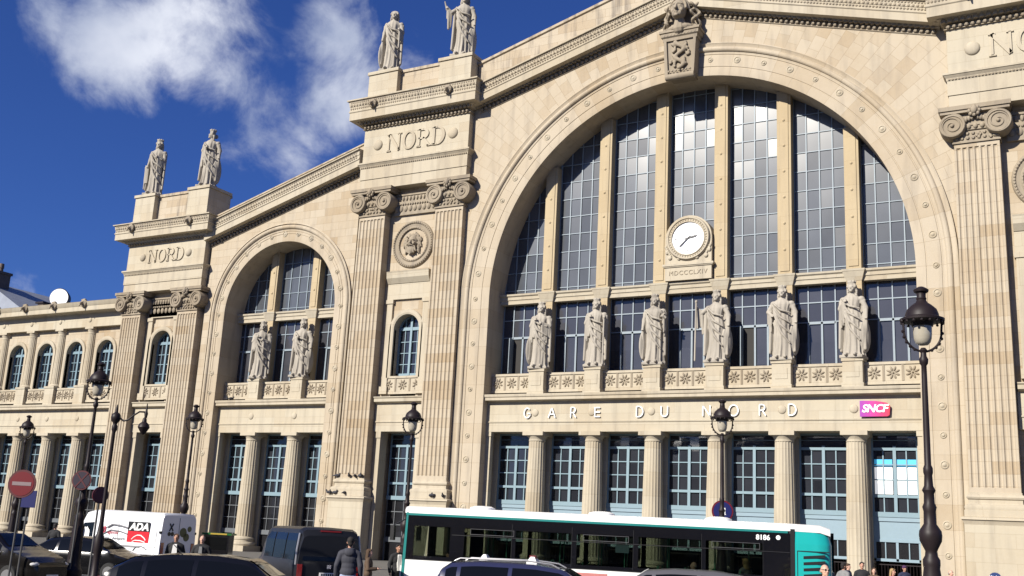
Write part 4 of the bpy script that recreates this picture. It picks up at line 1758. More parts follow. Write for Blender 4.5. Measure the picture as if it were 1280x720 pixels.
opposite_house(-70, -38, 17, 'stone house across the square, far left of the row facing the station')
opposite_house(-37.9, -12, 19, 'stone house across the square, second from the left in the row facing the station')
opposite_house(-11.9, 18, 17.5, 'stone house across the square, in the middle of the row facing the station')
opposite_house(18.1, 60, 19.5, 'stone house across the square, right end of the row facing the station')

# ------------------------------------------------------------------ statues
def statue_mb(seed, H=1.0, larm='fold', rarm='down', shield=None, staff=None, turn=0.0, crown=True, extra=None, sway=.012):
    """robed figure of unit height facing -Y; 'l' = viewer's left"""
    rn = random.Random(seed)
    mb = MB()
    n, rows = 96, 60
    prof = [(0, .150, .115), (.03, .148, .115), (.12, .138, .108), (.25, .126, .100), (.38, .120, .098), (.50, .122, .100), (.58, .108, .088), (.64, .100, .080),
            (.70, .112, .086), (.75, .128, .082), (.785, .122, .070), (.81, .085, .055), (.835, .045, .042)]

    def pr(z):
        for i in range(len(prof) - 1):
            if prof[i][0] <= z <= prof[i + 1][0]:
                t = (z - prof[i][0]) / (prof[i + 1][0] - prof[i][0])
                return [prof[i][j] + (prof[i + 1][j] - prof[i][j]) * t for j in (1, 2)]
        return prof[-1][1:]
    fr = [(rn.randint(9, 13), rn.uniform(0, 6.28), rn.uniform(-2, 2)), (rn.randint(15, 19), rn.uniform(0, 6.28), rn.uniform(-3, 3)), (rn.randint(4, 6), rn.uniform(0, 6.28), rn.uniform(-5, 5))]
    vs = []
    for i in range(rows + 1):
        z = .835 * i / rows
        wx, wy = pr(z)
        amp = .150 * max(0, 1 - z / .90) + .045
        ox = sway * sin(z * 6)
        for k in range(n):
            a = 2 * pi * k / n
            fo = 0
            for q, (f, ph, dr) in enumerate(fr):
                fo += (1 - abs(sin(f * a / 2 + ph + dr * z))) * (1.0, .5, .8)[q]
            r = 1 + amp * (fo - .9)
            # mantle: slanting folds across the torso and over one hip
            band = math.exp(-((z - .56) / .17) ** 2)
            dg_ = 1 - abs(sin(15.0 * z + 2.6 * cos(a) + fr[0][1]))
            r += .085 * band * (dg_ - .5) * (1 if sin(a) < .6 else .4)
            hem = z - (.34 + .16 * cos(a) * (1 if seed % 2 else -1))
            r += .07 * (1 / (1 + math.exp(-hem * 60))) * max(0, 1 - z / .8)
            knee = .016 * math.exp(-((z - .30) / .10) ** 2) * max(0, cos(a + pi / 2 - .5)) / .12
            vs.append((wx * r * cos(a) + ox, wy * (r + knee) * sin(a), z))
    fs = [(i * n + k, i * n + (k + 1) % n, (i + 1) * n + (k + 1) % n, (i + 1) * n + k) for i in range(rows) for k in range(n)]
    fs += [tuple(range(n))[::-1], tuple(range(rows * n, (rows + 1) * n))]
    mb.add(vs, fs)
    # plinth and feet
    mb.box(-.15, .15, -.13, .13, -.03, .012)
    for s in (-1, 1):
        mb.capsule((s * .05, -.10, .022), (s * .06, -.155, .016), .026, .02)
    # neck, head
    rot = Matrix.Rotation(turn, 3, 'Z')

    def hp(x, y, z):
        q = rot @ Vector((x, y, 0))
        return (q.x, q.y, z)
    mb.capsule((0, .005, .81), hp(0, -.008, .875), .036, .030)
    mb.ball(hp(0, -.012, .905), (.041, .048, .056), 16, 12, rot)
    mb.ball(hp(0, -.058, .903), (.008, .013, .017), 8, 6)
    mb.ball(hp(0, -.050, .868), (.020, .016, .014), 8, 6)
    for s in (-1, 1):
        mb.ball(hp(s * .016, -.054, .921), (.013, .008, .0045), 6, 5)
        mb.ball(hp(s * .019, -.044, .893), (.014, .014, .014), 6, 5)
    mb.ball(hp(0, -.057, .881), (.012, .006, .004), 6, 5)
    # hair
    for k in range(13):
        a = pi * k / 12
        mb.ball(hp(.045 * cos(a), -.012, .925 + .036 * sin(a)), (.016, .032, .016), 6, 5)
    for s in (-1, 1):
        for k in range(5):
            mb.ball(hp(s * (.044 + .003 * k), .006, .915 - .022 * k), (.016, .022, .016), 6, 5)
    mb.ball(hp(0, .045, .90), (.034, .03, .034), 8, 6)
    if crown:
        mb.lathe([(.040, .940), (.043, .962), (.048, .985), (.040, .985), (.036, .96)], hp(0, -.006, 0), 18)
        for k in range(8):
            a = 2 * pi * k / 8
            c_ = hp(.041 * cos(a), -.006 + .041 * sin(a), .988)
            mb.box(c_[0] - .010, c_[0] + .010, c_[1] - .008, c_[1] + .008, .975, 1.0)
    # arms
    for side, pose in ((-1, larm), (1, rarm)):
        sh = Vector((side * .118, 0, .765))
        P = {'fold': ((.150, -.03, .635), (.03, -.125, .675)), 'down': ((.162, .0, .635), (.165, -.05, .505)),
             'hip': ((.190, .0, .655), (.125, -.075, .590)), 'chest': ((.150, -.04, .640), (.055, -.120, .735)),
             'staff': ((.165, -.02, .640), (.155, -.10, .720)), 'hold': ((.160, -.02, .630), (.130, -.130, .640)),
             'raise': ((.205, -.03, .700), (.275, -.06, .770)), 'shield': ((.175, .0, .640), (.185, -.03, .510))}[pose]
        el = Vector((side * P[0][0], P[0][1], P[0][2]))
        ha = Vector((side * P[1][0], P[1][1], P[1][2]))
        mb.ball(sh, (.048, .045, .042), 10, 8)
        mb.capsule(sh, el, .040, .033)
        mb.capsule(el, ha, .030, .019)
        mb.ball(ha, (.021, .021, .024), 8, 6)
        for q in range(4):
            off = Vector(((q - 1.5) * .009, -.012, -.006))
            mb.capsule(ha + off, ha + off + Vector((0, -.014, -.014)), .006, .005, 6)
        # sleeve / mantle falling from the forearm
        mid = el.lerp(ha, .35)
        for q in range(6):
            st = el.lerp(ha, q / 6)
            ln = rn.uniform(.14, .30)
            mb.capsule(st, st + Vector((side * .008, .012, -ln)), .022, .013, 8)
    # mantle swags across the body
    for q in range(4):
        t = q / 3
        a = Vector((-.125 + .015 * t, -.060 - .02 * t, .775 - .13 * t))
        b = Vector((.125, -.085, .62 - .42 * t))
        m_ = a.lerp(b, .5) + Vector((-.01, -.030, -.035 - .03 * t))
        mb.tube([a, a.lerp(m_, .5) + Vector((0, -.02, 0)), m_, m_.lerp(b, .5) + Vector((0, -.012, 0)), b], [.010, .015, .018, .015, .010], 8)
    # cloak hanging behind and at the sides
    for s in (-1, 1):
        for q in range(6):
            x = s * (.105 + .011 * q)
            mb.capsule((x * .95, .055 - .012 * q, .74), (x * 1.10, .05 - .016 * q, .08 + .05 * rn.random()), .026, .020, 8)
    if shield:
        s = shield
        rt = Matrix.Rotation(s * (.95 if s > 0 else -.9), 3, 'Z')
        mb.ball((s * .165, .0, .27), (.092, .026, .225), 20, 14, rt)
        mb.ball((s * .172, -.006, .27), (.070, .028, .190), 20, 14, rt)
    if staff:
        x, zt = staff
        mb.capsule((x, -.13, .01), (x * .98, -.11, zt), .013, .013, 8)
        mb.ball((x * .98, -.11, zt + .01), (.020, .020, .026), 8, 6)
    if extra == 'flowers':
        for k in range(16):
            mb.ball((.155 + rn.uniform(-.035, .035), -.12 + rn.uniform(-.02, .02), .69 + rn.uniform(-.06, .06)), .016, 6, 5)
    if extra == 'tablet':
        mb.box(-.215, -.13, -.06, -.03, .20, .50)
        mb.capsule((-.20, -.05, .10), (-.20, -.05, .52), .012, .012)
    if extra == 'torch':
        mb.capsule((-.28, -.06, .74), (-.285, -.07, .86), .018, .010)
    for v in range(len(mb.v)):
        x, y, z = mb.v[v]
        if z > .835 and abs(x) < .09:
            k = min(1.0, (z - .835) / .03)
            x, y, z = x * (1 + .16 * k), y * (1 + .16 * k), z + (z - .835) * .12
        elif .03 < z < .80:
            x *= (.90 if z > .45 else .86) if H > 5 else (1.0 if z > .45 else .94)
        mb.v[v] = (x * H, y * H, z * H)
    return mb


def statue(x, y, z, H, label, rz=0.0, **kw):
    mb = statue_mb(**kw, H=H)
    o = sculpt(mb, 'statue', 'statue', .0062 * H, None, 1, (x, y, z + .03 * H), rz, .4)
    tag(o, label, 'statue', 'stone statues of robed figures on the station front')


HS = 4.55
statue(-10.5, .85, 11.32, HS, 'crowned stone statue with folded arms, leftmost of the six in the great arch', .15, seed=1, larm='chest', rarm='fold', shield=-1)
statue(-6.3, .85, 11.32, HS, 'stone statue leaning on a long staff, second from left in the great arch', .1, seed=2, larm='chest', rarm='staff', staff=(.155, .70))
statue(-2.1, .85, 11.32, HS, 'stone statue holding up a bunch of flowers, just left of the clock', .1, seed=3, larm='down', rarm='staff', extra='flowers', shield=-1)
statue(2.1, .85, 11.32, HS, 'stone statue gripping an upright sceptre, just right of the clock', -.05, seed=4, larm='raise', rarm='shield', shield=1, staff=(-.27, .84))
statue(6.3, .85, 11.32, HS, 'stone statue with one hand on the hip, second from right in the great arch', .05, seed=5, larm='hip', rarm='shield', shield=1)
statue(10.5, .85, 11.32, HS, 'stone statue with a hand on its chest, rightmost of six in the great arch', -.1, seed=6, larm='chest', rarm='shield', shield=1)
statue(-35.95, .85, 11.32, HS, 'stone statue in a heavy cloak, left one of the two in the small arch', .5, seed=7, larm='chest', rarm='fold')
statue(-31.75, .85, 11.32, HS, 'stone statue with a shield at its side, right one in the small arch', .25, seed=8, larm='fold', rarm='shield', shield=1)
statue(-24.6, -.1, 35.40, 5.35, 'bareheaded roof statue in a long pleated cloak, left one on the taller pylon', .35, seed=9, larm='down', rarm='hold', shield=-1, crown=False)
statue(-17.95, -.1, 35.40, 5.35, 'roof statue raising a small torch, beside the slope of the central gable', .35, seed=10, larm='raise', rarm='shield', shield=1, extra='torch')
statue(-49.8, -.1, 28.0, 5.2, 'roof statue with a tablet at its side, leftmost statue on the roof', .4, seed=11, larm='down', rarm='fold', extra='tablet')
statue(-43.3, -.1, 28.0, 5.2, 'roof statue looking left with an oval shield, right one on the lower pylon', .35, seed=12, larm='fold', rarm='shield', shield=1, turn=-.9)
statue(17.95, -.1, 35.40, 5.35, 'roof statue on the right hand pylon above the frame', .2, seed=13, larm='down', rarm='shield', shield=1) if False else None

# ------------------------------------------------------------------ SNCF sign
sg = empty('sign', (11.72, .42, 8.31), 0, 'magenta and red sign reading SNCF at the right end of the frieze', 'sign')
w, h = .84, .46
pl = [(-w, -h), (w * .82, -h * .98), (w * .95, -h * .8), (w, h * .35), (w * .8, h * .72), (w * .1, h * .95), (-w * .6, h), (-w, h)]
MB().prism_y(pl, -.10, 0.0).build('sign_plate', 'sncf', sg)
text_mesh('SNCF', .62, .02, 'lettering', 'whiteletter', sg, Matrix.Translation((-.02, -.115, -.20)) @ UPRIGHT, .92, .25, .018, 1.0)

# ------------------------------------------------------------------ buildings behind at the far left
bd = empty('railway_shed', (-98, 22, GZ), 0, 'grey zinc roofed building with a chimney rising behind the low left wing', 'building')
b = MB().box(-8, 10, -6, 20, 0, 22).build('wall', 'wall', bd)
b = MB()
b.prism_y([(-10, 26.0), (2.5, 29.6), (10.6, 25.4), (10.6, 24.6), (-10, 24.6)], -6.4, 20)
rf = b.build('roof', 'zinc', bd)
b = MB()
b.box(2.4, 4.0, -6.6, -4.2, 27.5, 30.6)
b.box(2.25, 4.15, -6.75, -4.05, 30.6, 30.9)
for q in (2.8, 3.6):
    b.lathe([(.28, 30.9), (.28, 31.3), (.34, 31.35), (.30, 31.9)], (q, -5.4, 0), 14)
b.build('chimney', 'brick', bd)
fl = empty('floodlight', (-68.6, 6, 21.35), radians(120), 'white faced round drum standing on the edge of the left wing roof', 'floodlight')
MB().lathe([(.95, 0), (1.0, .05), (.85, .9), (.3, 1.1)], (0, 0, 0), 28, 'x').build('housing', 'lamp_iron', fl, 40)
MB().lathe([(.93, -.02), (.93, -.06), (.1, -.07)], (0, 0, 0), 28, 'x').build('front_disc', 'white', fl, 40)
b = MB()
b.box(.2, .5, -.9, -.8, -1.3, .1)
b.box(.2, .5, .8, .9, -1.3, .1)
b.box(.1, .6, -.9, .9, -1.4, -1.3)
b.build('bracket', 'lamp_iron', fl)
vent = empty('roof_vent', (-73.5, 8, 20.3), 0, 'small square dark chimney with a flat cap on the left wing roof', 'roof vent')
MB().box(-.42, .42, -.42, .42, -1, 1.1).build('shaft', 'brick', vent)
MB().box(-.62, .62, -.62, .62, 1.1, 1.28).build('cap', 'lamp_iron', vent)


# ------------------------------------------------------------------ street lamps
def make_lamp():
    root = empty('street_lamp')
    H = 7.1
    p = MB()
    p.lathe([(.30, 0), (.30, .35), (.24, .42), (.21, .6), (.19, 1.2), (.165, 1.7), (.14, 1.9), (.15, 1.96), (.15, 2.05), (.11, 2.12), (.10, 2.2), (.12, 2.24),
             (.19, 2.38), (.20, 2.48), (.19, 2.56), (.11, 2.68), (.105, 2.9), (.125, 2.98), (.095, 3.05), (.09, 3.22), (.12, 3.28), (.08, 3.36), (.07, 3.55),
             (.085, 3.6), (.085, 3.68), (.06, 3.74), (.058, 4.4), (.05, 5.4), (.048, 5.58), (.075, 5.62), (.085, 5.70), (.055, 5.76), (.05, 5.84)], (0, 0, 0), 20)
    for k in range(10):
        a = 2 * pi * k / 10
        p.tube([(.195 * cos(a), .195 * sin(a), .7), (.15 * cos(a), .15 * sin(a), 1.75)], .022, 5)
    p.build('post', 'lamp_iron', root, 40)
    f = MB()
    for s in (-1, 1):
        pts = []
        for k in range(13):
            t = k / 12
            a = -pi / 2 + t * pi / 2 * 1.05
            pts.append((s * .355 * cos(a) if t < 1 else s * .355, 0, 6.24 + .39 * sin(a)))
        pts.append((s * .37, 0, 6.44))
        f.tube(pts, .022, 8)
        for k in range(3, 12, 2):
            f.ball((s * (abs(pts[k][0]) + .02), 0, pts[k][2]), .032, 6, 5)
        f.ball((s * .38, 0, 6.42), .045, 8, 6)
    f.lathe([(.05, 5.82), (.075, 5.87), (.04, 5.92)], (0, 0, 0), 12)
    f.build('bracket', 'lamp_iron', root, 40)
    c = MB()
    c.lathe([(.19, 6.33), (.21, 6.40), (.40, 6.43), (.405, 6.47), (.31, 6.51), (.30, 6.57), (.265, 6.66), (.18, 6.74), (.11, 6.79), (.085, 6.84), (.095, 6.87), (.082, 6.90), (.085, 6.97),
             (.13, 7.0), (.14, 7.04), (.10, 7.07), (.05, 7.1)], (0, 0, 0), 24)
    for k in range(16):
        a = 2 * pi * k / 16
        c.ball((.37 * cos(a), .37 * sin(a), 6.40), .028, 5, 4)
    c.build('lantern_cap', 'lamp_iron', root, 40)
    gl = MB()
    gl.lathe([(.02, 5.965), (.09, 5.975), (.135, 6.02), (.158, 6.09), (.168, 6.18), (.175, 6.42)], (0, 0, 0), 24)
    gl.build('globe', 'lamp_glass', root, 60)
    return root


lamp0 = make_lamp()
LAMPS = [((20.25, -42.05, PZ), 1.0, 'tallest and nearest dark iron street lamp, in front of the right pier'),
         ((.32, -29.72, GZ), .99, 'dark iron street lamp standing at the front end of the bus'),
         ((11.3, -26.4, PZ), 1.02, 'dark iron street lamp rising from behind the bus roof'),
         ((-5.87, -39.13, PZ), .99, 'dark iron street lamp behind the red rimmed disc, before the left wing'),
         ((-16.05, -24.8, PZ), 1.08, 'dark iron street lamp rising from behind the white van'),
         ((-25.83, -26.82, PZ), .985, 'small distant iron street lamp at the far left edge')]
for i, (loc, s, lab) in enumerate(LAMPS):
    o = lamp0 if i == 0 else copy_tree(lamp0)
    o.location = loc
    o.scale = (s, s, s)
    o.rotation_euler = (0, 0, radians(29 if i in (0,) else 30))
    tag(o, lab, 'street lamp', 'iron street lamps')

# lamp with one curved arm
al = empty('arm_lamp', (.59, -43.74, PZ), radians(28), 'slim black lamp post with a single curved arm, before the white van', 'street lamp')
p = MB()
p.lathe([(.17, 0), (.17, .5), (.10, .6), (.09, 1.1), (.11, 1.2), (.13, 1.5), (.08, 1.62), (.055, 1.9), (.045, 3.2), (.042, 4.20), (.07, 4.26), (.07, 4.36), (.05, 4.4), (.06, 4.44),
         (.11, 4.5), (.125, 4.58), (.11, 4.66), (.04, 4.72), (.03, 4.84), (.01, 4.92)], (0, 0, 0), 16)
p.build('post', 'lamp_iron', al, 40)
p = MB()
p.tube([(.08, 0, 4.58), (.22, 0, 4.50), (.34, 0, 4.54), (.46, 0, 4.66), (.60, 0, 4.76), (.72, 0, 4.76), (.78, 0, 4.72)], .024, 8)
p.lathe([(.03, 4.60), (.05, 4.72), (.03, 4.78), (.012, 4.98)], (.78, 0, 0), 10)
p.build('arm', 'lamp_iron', al, 40)
p = MB()
p.lathe([(.02, 4.62), (.05, 4.58), (.06, 4.50), (.13, 4.44), (.15, 4.36), (.10, 4.27), (.05, 4.20), (.02, 4.17)], (.76, 0, 0), 16)
p.build('lamp_head', 'lamp_iron', al, 40)


# ------------------------------------------------------------------ round road signs
def round_sign(name, x, y, z0, zc, r, rz, face, rim, label, bar=None, pict=False, oval=1.0):
    s = empty('road_sign', (x, y, z0), rz, label, 'road sign')
    zc = zc - z0
    MB().lathe([(.03, 0), (.03, zc + .1)], (0, .05, 0), 10).build('pole', 'pole', s, 40)
    MB().lathe([(r, .02), (r, -.02), (r * .02, -.021)], (0, 0, zc), 32, 'y').build('rim', rim, s, 40)
    MB().lathe([(r * .86, .0), (r * .86, -.028), (r * .02, -.029)], (0, 0, zc), 32, 'y').build('sign_face', face, s, 40)
    if bar:
        MB().box(-r * .68, r * .68, -.036, -.030, zc - r * .13, zc + r * .13).build('bar', bar, s)
    if pict:
        b = MB()
        b.box(-.10, -.01, -.036, -.030, zc - .10, zc + .09)
        b.box(.02, .10, -.036, -.030, zc - .10, zc + .12)
        b.box(-.12, .12, -.036, -.030, zc - .13, zc - .10)
        b.build('pictogram', 'whiteletter', s)
    return s


YC = radians(30)
round_sign('a', -4.91, -42.13, GZ, .82, .41, YC, 'red', 'red_shaded', 'large red no-entry disc with a white bar at the left edge', bar='bar_shaded')
o = round_sign('b', -5.72, -39.38, PZ, 1.10, .31, YC, 'blue_shaded', 'red_shaded', 'red rimmed no-parking disc before the lamp post by the left wing')
b = MB().prism_y([(-.20, 2.93), (-.17, 2.90), (.20, 3.37), (.17, 3.40)], -.038, -.031)
b.build('bar', 'red_shaded', o)
b = MB().prism_y([(.20, 2.93), (.17, 2.90), (-.20, 3.37), (-.17, 3.40)], -.0385, -.0315)
b.build('bar', 'red_shaded', o)
round_sign('c', -3.29, -40.62, GZ, .62, .25, radians(75), 'red_shaded', 'red_shaded', 'small red disc seen half from the side, left of the white van')
round_sign('d', 10.85, -24.94, PZ, 1.33, .39, YC, 'signblue', 'red', 'blue disc with a red rim and white pictogram, just above the bus roof', pict=True)
s_ = empty('direction_sign', (-5.25, -41.6, GZ), YC, 'dark blue square panel on a post behind the no-entry disc', 'road sign')
MB().box(-.24, .24, -.02, .02, 2.35, 2.85).build('panel', 'signblue', s_)
MB().lathe([(.03, 0), (.03, 2.9)], (0, .06, 0), 8).build('pole', 'pole', s_)

# street plate low on the right pier
sp_ = empty('street_plate', (17.72, -.86, GZ), 0, 'blue enamel street name plate low on the right hand pier', 'street name plate')
w = .55
pl = [(-w, .70), (w, .70), (w, 1.45), (w * .55, 1.45)] + [(w * .55 * cos(pi * i / 8), 1.45 + .28 * sin(pi * i / 8)) for i in range(1, 8)] + [(-w * .55, 1.45), (-w, 1.45)]
MB().prism_y([(x, z) for x, z in pl], -.04, 0).build('plate', 'plateblue', sp_)
text_mesh('10e Arrt', .17, .006, 'lettering', 'whiteletter', sp_, Matrix.Translation((0, -.045, 1.46)) @ UPRIGHT)
text_mesh('PLACE', .19, .006, 'lettering', 'whiteletter', sp_, Matrix.Translation((0, -.045, 1.17)) @ UPRIGHT)
text_mesh('NAPOLEON III', .17, .006, 'lettering', 'whiteletter', sp_, Matrix.Translation((0, -.045, .90)) @ UPRIGHT, sx=.85)


# ------------------------------------------------------------------ vehicles
def interp(tab, x):
    if x <= tab[0][0]:
        return tab[0][1]
    for i in range(len(tab) - 1):
        if x <= tab[i + 1][0]:
            t = (x - tab[i][0]) / (tab[i + 1][0] - tab[i][0])
            t = t * t * (3 - 2 * t) * .35 + t * .65
            return tab[i][1] + (tab[i + 1][1] - tab[i][1]) * t
    return tab[-1][1]


def make_car(paint, label, L=4.6, W=1.8, H=1.47, kind='sedan', rails=False, group='cars in front of the station'):
    """front at +X; body is one lofted shell, glass and details lie on it"""
    root = empty('car', label=label, cat='car', group=group)
    hl = L / 2
    hood = .66 * H if kind != 'mpv' else .64 * H
    belt = .63 * H
    if kind == 'sedan':
        top = [(-hl, .50 * H), (-hl + .08, .66 * H), (-hl + .75, .71 * H), (-hl + 1.35, .93 * H), (-hl + 1.9, .99 * H), (-.05, H), (.55, .97 * H), (1.25, .72 * H), (1.45, .67 * H), (hl - .35, .58 * H), (hl - .05, .48 * H), (hl, .40 * H)]
        g0, g1, g2, g3 = -hl + .85, -hl + 1.55, .45, 1.2
    elif kind == 'hatch':
        top = [(-hl, .45 * H), (-hl + .06, .62 * H), (-hl + .35, .80 * H), (-hl + .75, .93 * H), (-hl + 1.5, .99 * H), (-.05, H), (.6, .96 * H), (1.25, .72 * H), (1.5, .66 * H), (hl - .35, .57 * H), (hl - .05, .47 * H), (hl, .40 * H)]
        g0, g1, g2, g3 = -hl + .30, -hl + .85, .5, 1.2
    else:
        top = [(-hl, .45 * H), (-hl + .05, .64 * H), (-hl + .25, .86 * H), (-hl + .5, .96 * H), (-hl + 1.2, H), (.1, H), (.8, .95 * H), (1.55, .70 * H), (1.75, .65 * H), (hl - .35, .56 * H), (hl - .05, .46 * H), (hl, .40 * H)]
        g0, g1, g2, g3 = -hl + .2, -hl + .55, .75, 1.5
    plan = [(-hl, .80), (-hl + .25, .95), (-hl + .9, 1.0), (.3, 1.0), (hl - .8, .97), (hl - .2, .86), (hl, .70)]
    xs = sorted(set([-hl + L * i / 40 for i in range(41)] + [t[0] for t in top]))
    zf = .20
    sec = []
    for x in xs:
        t = interp(top, x)
        wd = W / 2 * interp(plan, x)
        b = min(t - .02, belt)
        gh = max(0, t - b)
        rw = wd * (1 - .30 * min(1, gh / (H - belt)) * 1.0)
        s = [(wd * .90, zf), (wd * .98, zf + .10), (wd, zf + .32), (wd * .995, b - .12), (wd * .965, b)]
        s += [(wd * .965 + (rw - wd * .965) * .55, b + gh * .55), (rw, t - gh * .10 - .012), (rw * .90, t - .006), (rw * .5, t + .012), (0, t + .02)]
        sec.append([(x, y, z) for y, z in s])
    full = [s + [(p[0], -p[1], p[2]) for p in s[-2::-1]] for s in sec]
    n = len(full[0])
    b = MB()
    vs = [p for s in full for p in s]
    fs = [(i * n + k, i * n + k + 1, (i + 1) * n + k + 1, (i + 1) * n + k) for i in range(len(full) - 1) for k in range(n - 1)]
    fs += [(i * n, (i + 1) * n, (i + 1) * n + n - 1, i * n + n - 1) for i in range(len(full) - 1)]
    fs += [tuple(range(n)), tuple(range((len(full) - 1) * n, len(full) * n))[::-1]]
    b.add(vs, fs)
    b.build('body', paint, root, 32)
    # side glass on the shell

    def surf(x, f):
        t = interp(top, x)
        wd = W / 2 * interp(plan, x)
        bb = min(t - .02, belt)
        gh = t - bb
        rw = wd * (1 - .30 * min(1, gh / (H - belt)))
        a, c = Vector((wd * .965, bb)), Vector((rw, t - gh * .10 - .012))
        mid = Vector((wd * .965 + (rw - wd * .965) * .55, bb + gh * .55))
        if f < .55:
            p = a.lerp(mid, f / .55)
        else:
            p = mid.lerp(c, (f - .55) / .45)
        return p
    spl = [g0 + .12, g0 + (g1 - g0) * 1.0 + .15, (g1 + g2) / 2 + .12, g2 + .62]
    for s in (1, -1):
        for i in range(3):
            xa, xb = spl[i] + .05, spl[i + 1] - .05
            w_ = MB()
            m_ = 6
            vs = []
            for k in range(m_ + 1):
                x = xa + (xb - xa) * k / m_
                for f in (.06, .45, .90):
                    q = surf(x, f)
                    vs.append((x, s * (q.x + .008), q.y))
            w_.add(vs, [(k * 3 + j, k * 3 + j + 1, (k + 1) * 3 + j + 1, (k + 1) * 3 + j) for k in range(m_) for j in range(2)])
            w_.build('side_window', 'carglass', root, 60)
        tr = MB()
        pts = []
        for k in range(12):
            x = spl[0] + (spl[3] - spl[0]) * k / 11
            q = surf(x, .0)
            pts.append((x, s * (q.x + .006), q.y + .005))
        tr.tube(pts, .012, 6)
        tr.build('window_trim', 'chrome', root, 60)
    for nm, xa, xb in (('windscreen', g2 + .12, g3 - .02), ('rear_window', g0 - .02, g1 - .05)):
        w_ = MB()
        vs = []
        m_ = 6
        for k in range(m_ + 1):
            x = xa + (xb - xa) * k / m_
            t = interp(top, x)
            for f in (-.82, -.45, 0, .45, .82):
                q = surf(x, 1.0)
                vs.append((x, f * q.x * .98, t + .022 + .012 * (1 - abs(f))))
        w_.add(vs, [(k * 5 + j, k * 5 + j + 1, (k + 1) * 5 + j + 1, (k + 1) * 5 + j) for k in range(m_) for j in range(4)])
        w_.build(nm, 'carglass', root, 60)
    for s in (1, -1):
        m = MB()
        m.ball((g3 - .25, s * (W / 2 + .10), belt + .06), (.07, .11, .075), 10, 8)
        m.capsule((g3 - .22, s * (W / 2 - .08), belt), (g3 - .24, s * (W / 2 + .05), belt + .04), .025, .02)
        m.build('door_mirror', paint, root, 40)
        m = MB().ball((hl - .16, s * W * .34, .44 * H), (.14, .17, .075), 12, 8)
        m.build('headlight', 'lens', root, 40)
        m = MB().ball((-hl + .07, s * W * .38, .58 * H), (.06, .13, .12), 12, 8)
        m.build('tail_light', 'redlens', root, 40)
        for d_ in (0, 1):
            x = (spl[1] + .1, spl[2] + .25)[d_]
            MB().box(x - .09, x + .09, s * W / 2 * .995 - .01, s * W / 2 * .995 + .025, belt - .13, belt - .10).build('door_handle', 'chrome', root)
        if rails:
            r_ = MB()
            q = W / 2 * .66
            r_.tube([(-hl + .55, s * q, H * .985), (-hl + .7, s * q, H + .05), (0, s * q, H + .07), (.55, s * q, H + .02), (.75, s * q, H * .955)], .018, 8)
            r_.build('roof_rail', 'silver', root, 60)
    for x in (-hl + .80, hl - .85):
        for s in (1, -1):
            t_ = MB().lathe([(.20, -.11), (.30, -.11), (.325, -.07), (.325, .07), (.30, .11), (.20, .11)], (0, 0, 0), 24, 'y')
            wh = t_.build('wheel', 'rubber', root, 40, (x, s * (W / 2 - .09), .325))
            MB().lathe([(.20, -.112), (.20, .112), (.05, .10)], (0, 0, 0), 16, 'y').build('rim', 'rim', wh, 30)
    m = MB().box(hl - .09, hl + .01, -.26, .26, .30, .41)
    m.build('number_plate', 'white', root)
    m = MB().box(-hl - .012, -hl + .05, -.26, .26, .50, .61)
    m.build('number_plate', 'white', root)
    return root


def place(o, x, y, deg, z=GZ):
    o.location = (x, y, z)
    o.rotation_euler = (0, 0, radians(deg))
    return o


cA = place(make_car('browncar', 'almost black brown car at the lower left corner', 4.7, 1.85, 1.60, 'hatch'), -7.35, -41.0, 12)
cB = place(make_car('blackcar', 'black saloon between the dark brown car and the white van', 4.7, 1.8, 1.47, 'sedan'), -9.1, -36.0, 18)
cC = place(make_car('blackcar', 'glossy black hatchback with a roof aerial, in front of the two men', 5.0, 1.85, 1.52, 'hatch'), 6.35, -45.2, 30)
an = MB()
an.capsule((-.95, 0, 1.50), (-1.2, 0, 1.72), .014, .008, 6)
an.ball((-.94, 0, 1.51), (.06, .04, .03), 8, 6)
an.build('aerial', 'blacktrim', cC)
cE = place(make_car('navycar', 'navy blue taxi with roof rails and a red topped roof light', 4.85, 1.85, 1.60, 'mpv', rails=True), 10.45, -38.75, 18)
tx = MB().prism_z([(-.13, -.27), (.13, -.27), (.13, .27), (-.13, .27)], 1.60, 1.66)
tx.prism_z([(-.11, -.25), (.11, -.25), (.11, .25), (-.11, .25)], 1.66, 1.77, [(-.05, -.17), (.05, -.17), (.05, .17), (-.05, .17)])
tl = tx.build('taxi_light', 'white', cE)
MB().box(-.075, .075, -.16, .16, 1.672, 1.80).build('lens', 'red', tl)
cE2 = place(make_car('silver', 'silver taxi with a white roof light, mostly hidden behind the navy taxi', 4.0, 1.8, 1.55, 'mpv', group='cars in front of the station'), 8.45, -36.0, 17)
tx = MB().prism_z([(-1.0, -.24), (-.76, -.24), (-.76, .24), (-1.0, .24)], 1.53, 1.60)
tx.prism_z([(-.98, -.22), (-.78, -.22), (-.78, .22), (-.98, .22)], 1.60, 1.71, [(-.92, -.10), (-.84, -.10), (-.84, .10), (-.92, .10)])
tx.build('taxi_light', 'white', cE2)
cF = place(make_car('greycar', 'grey car whose roof shows before the rear half of the bus', 4.3, 1.8, 1.62, 'mpv'), 13.9, -35.3, 18)


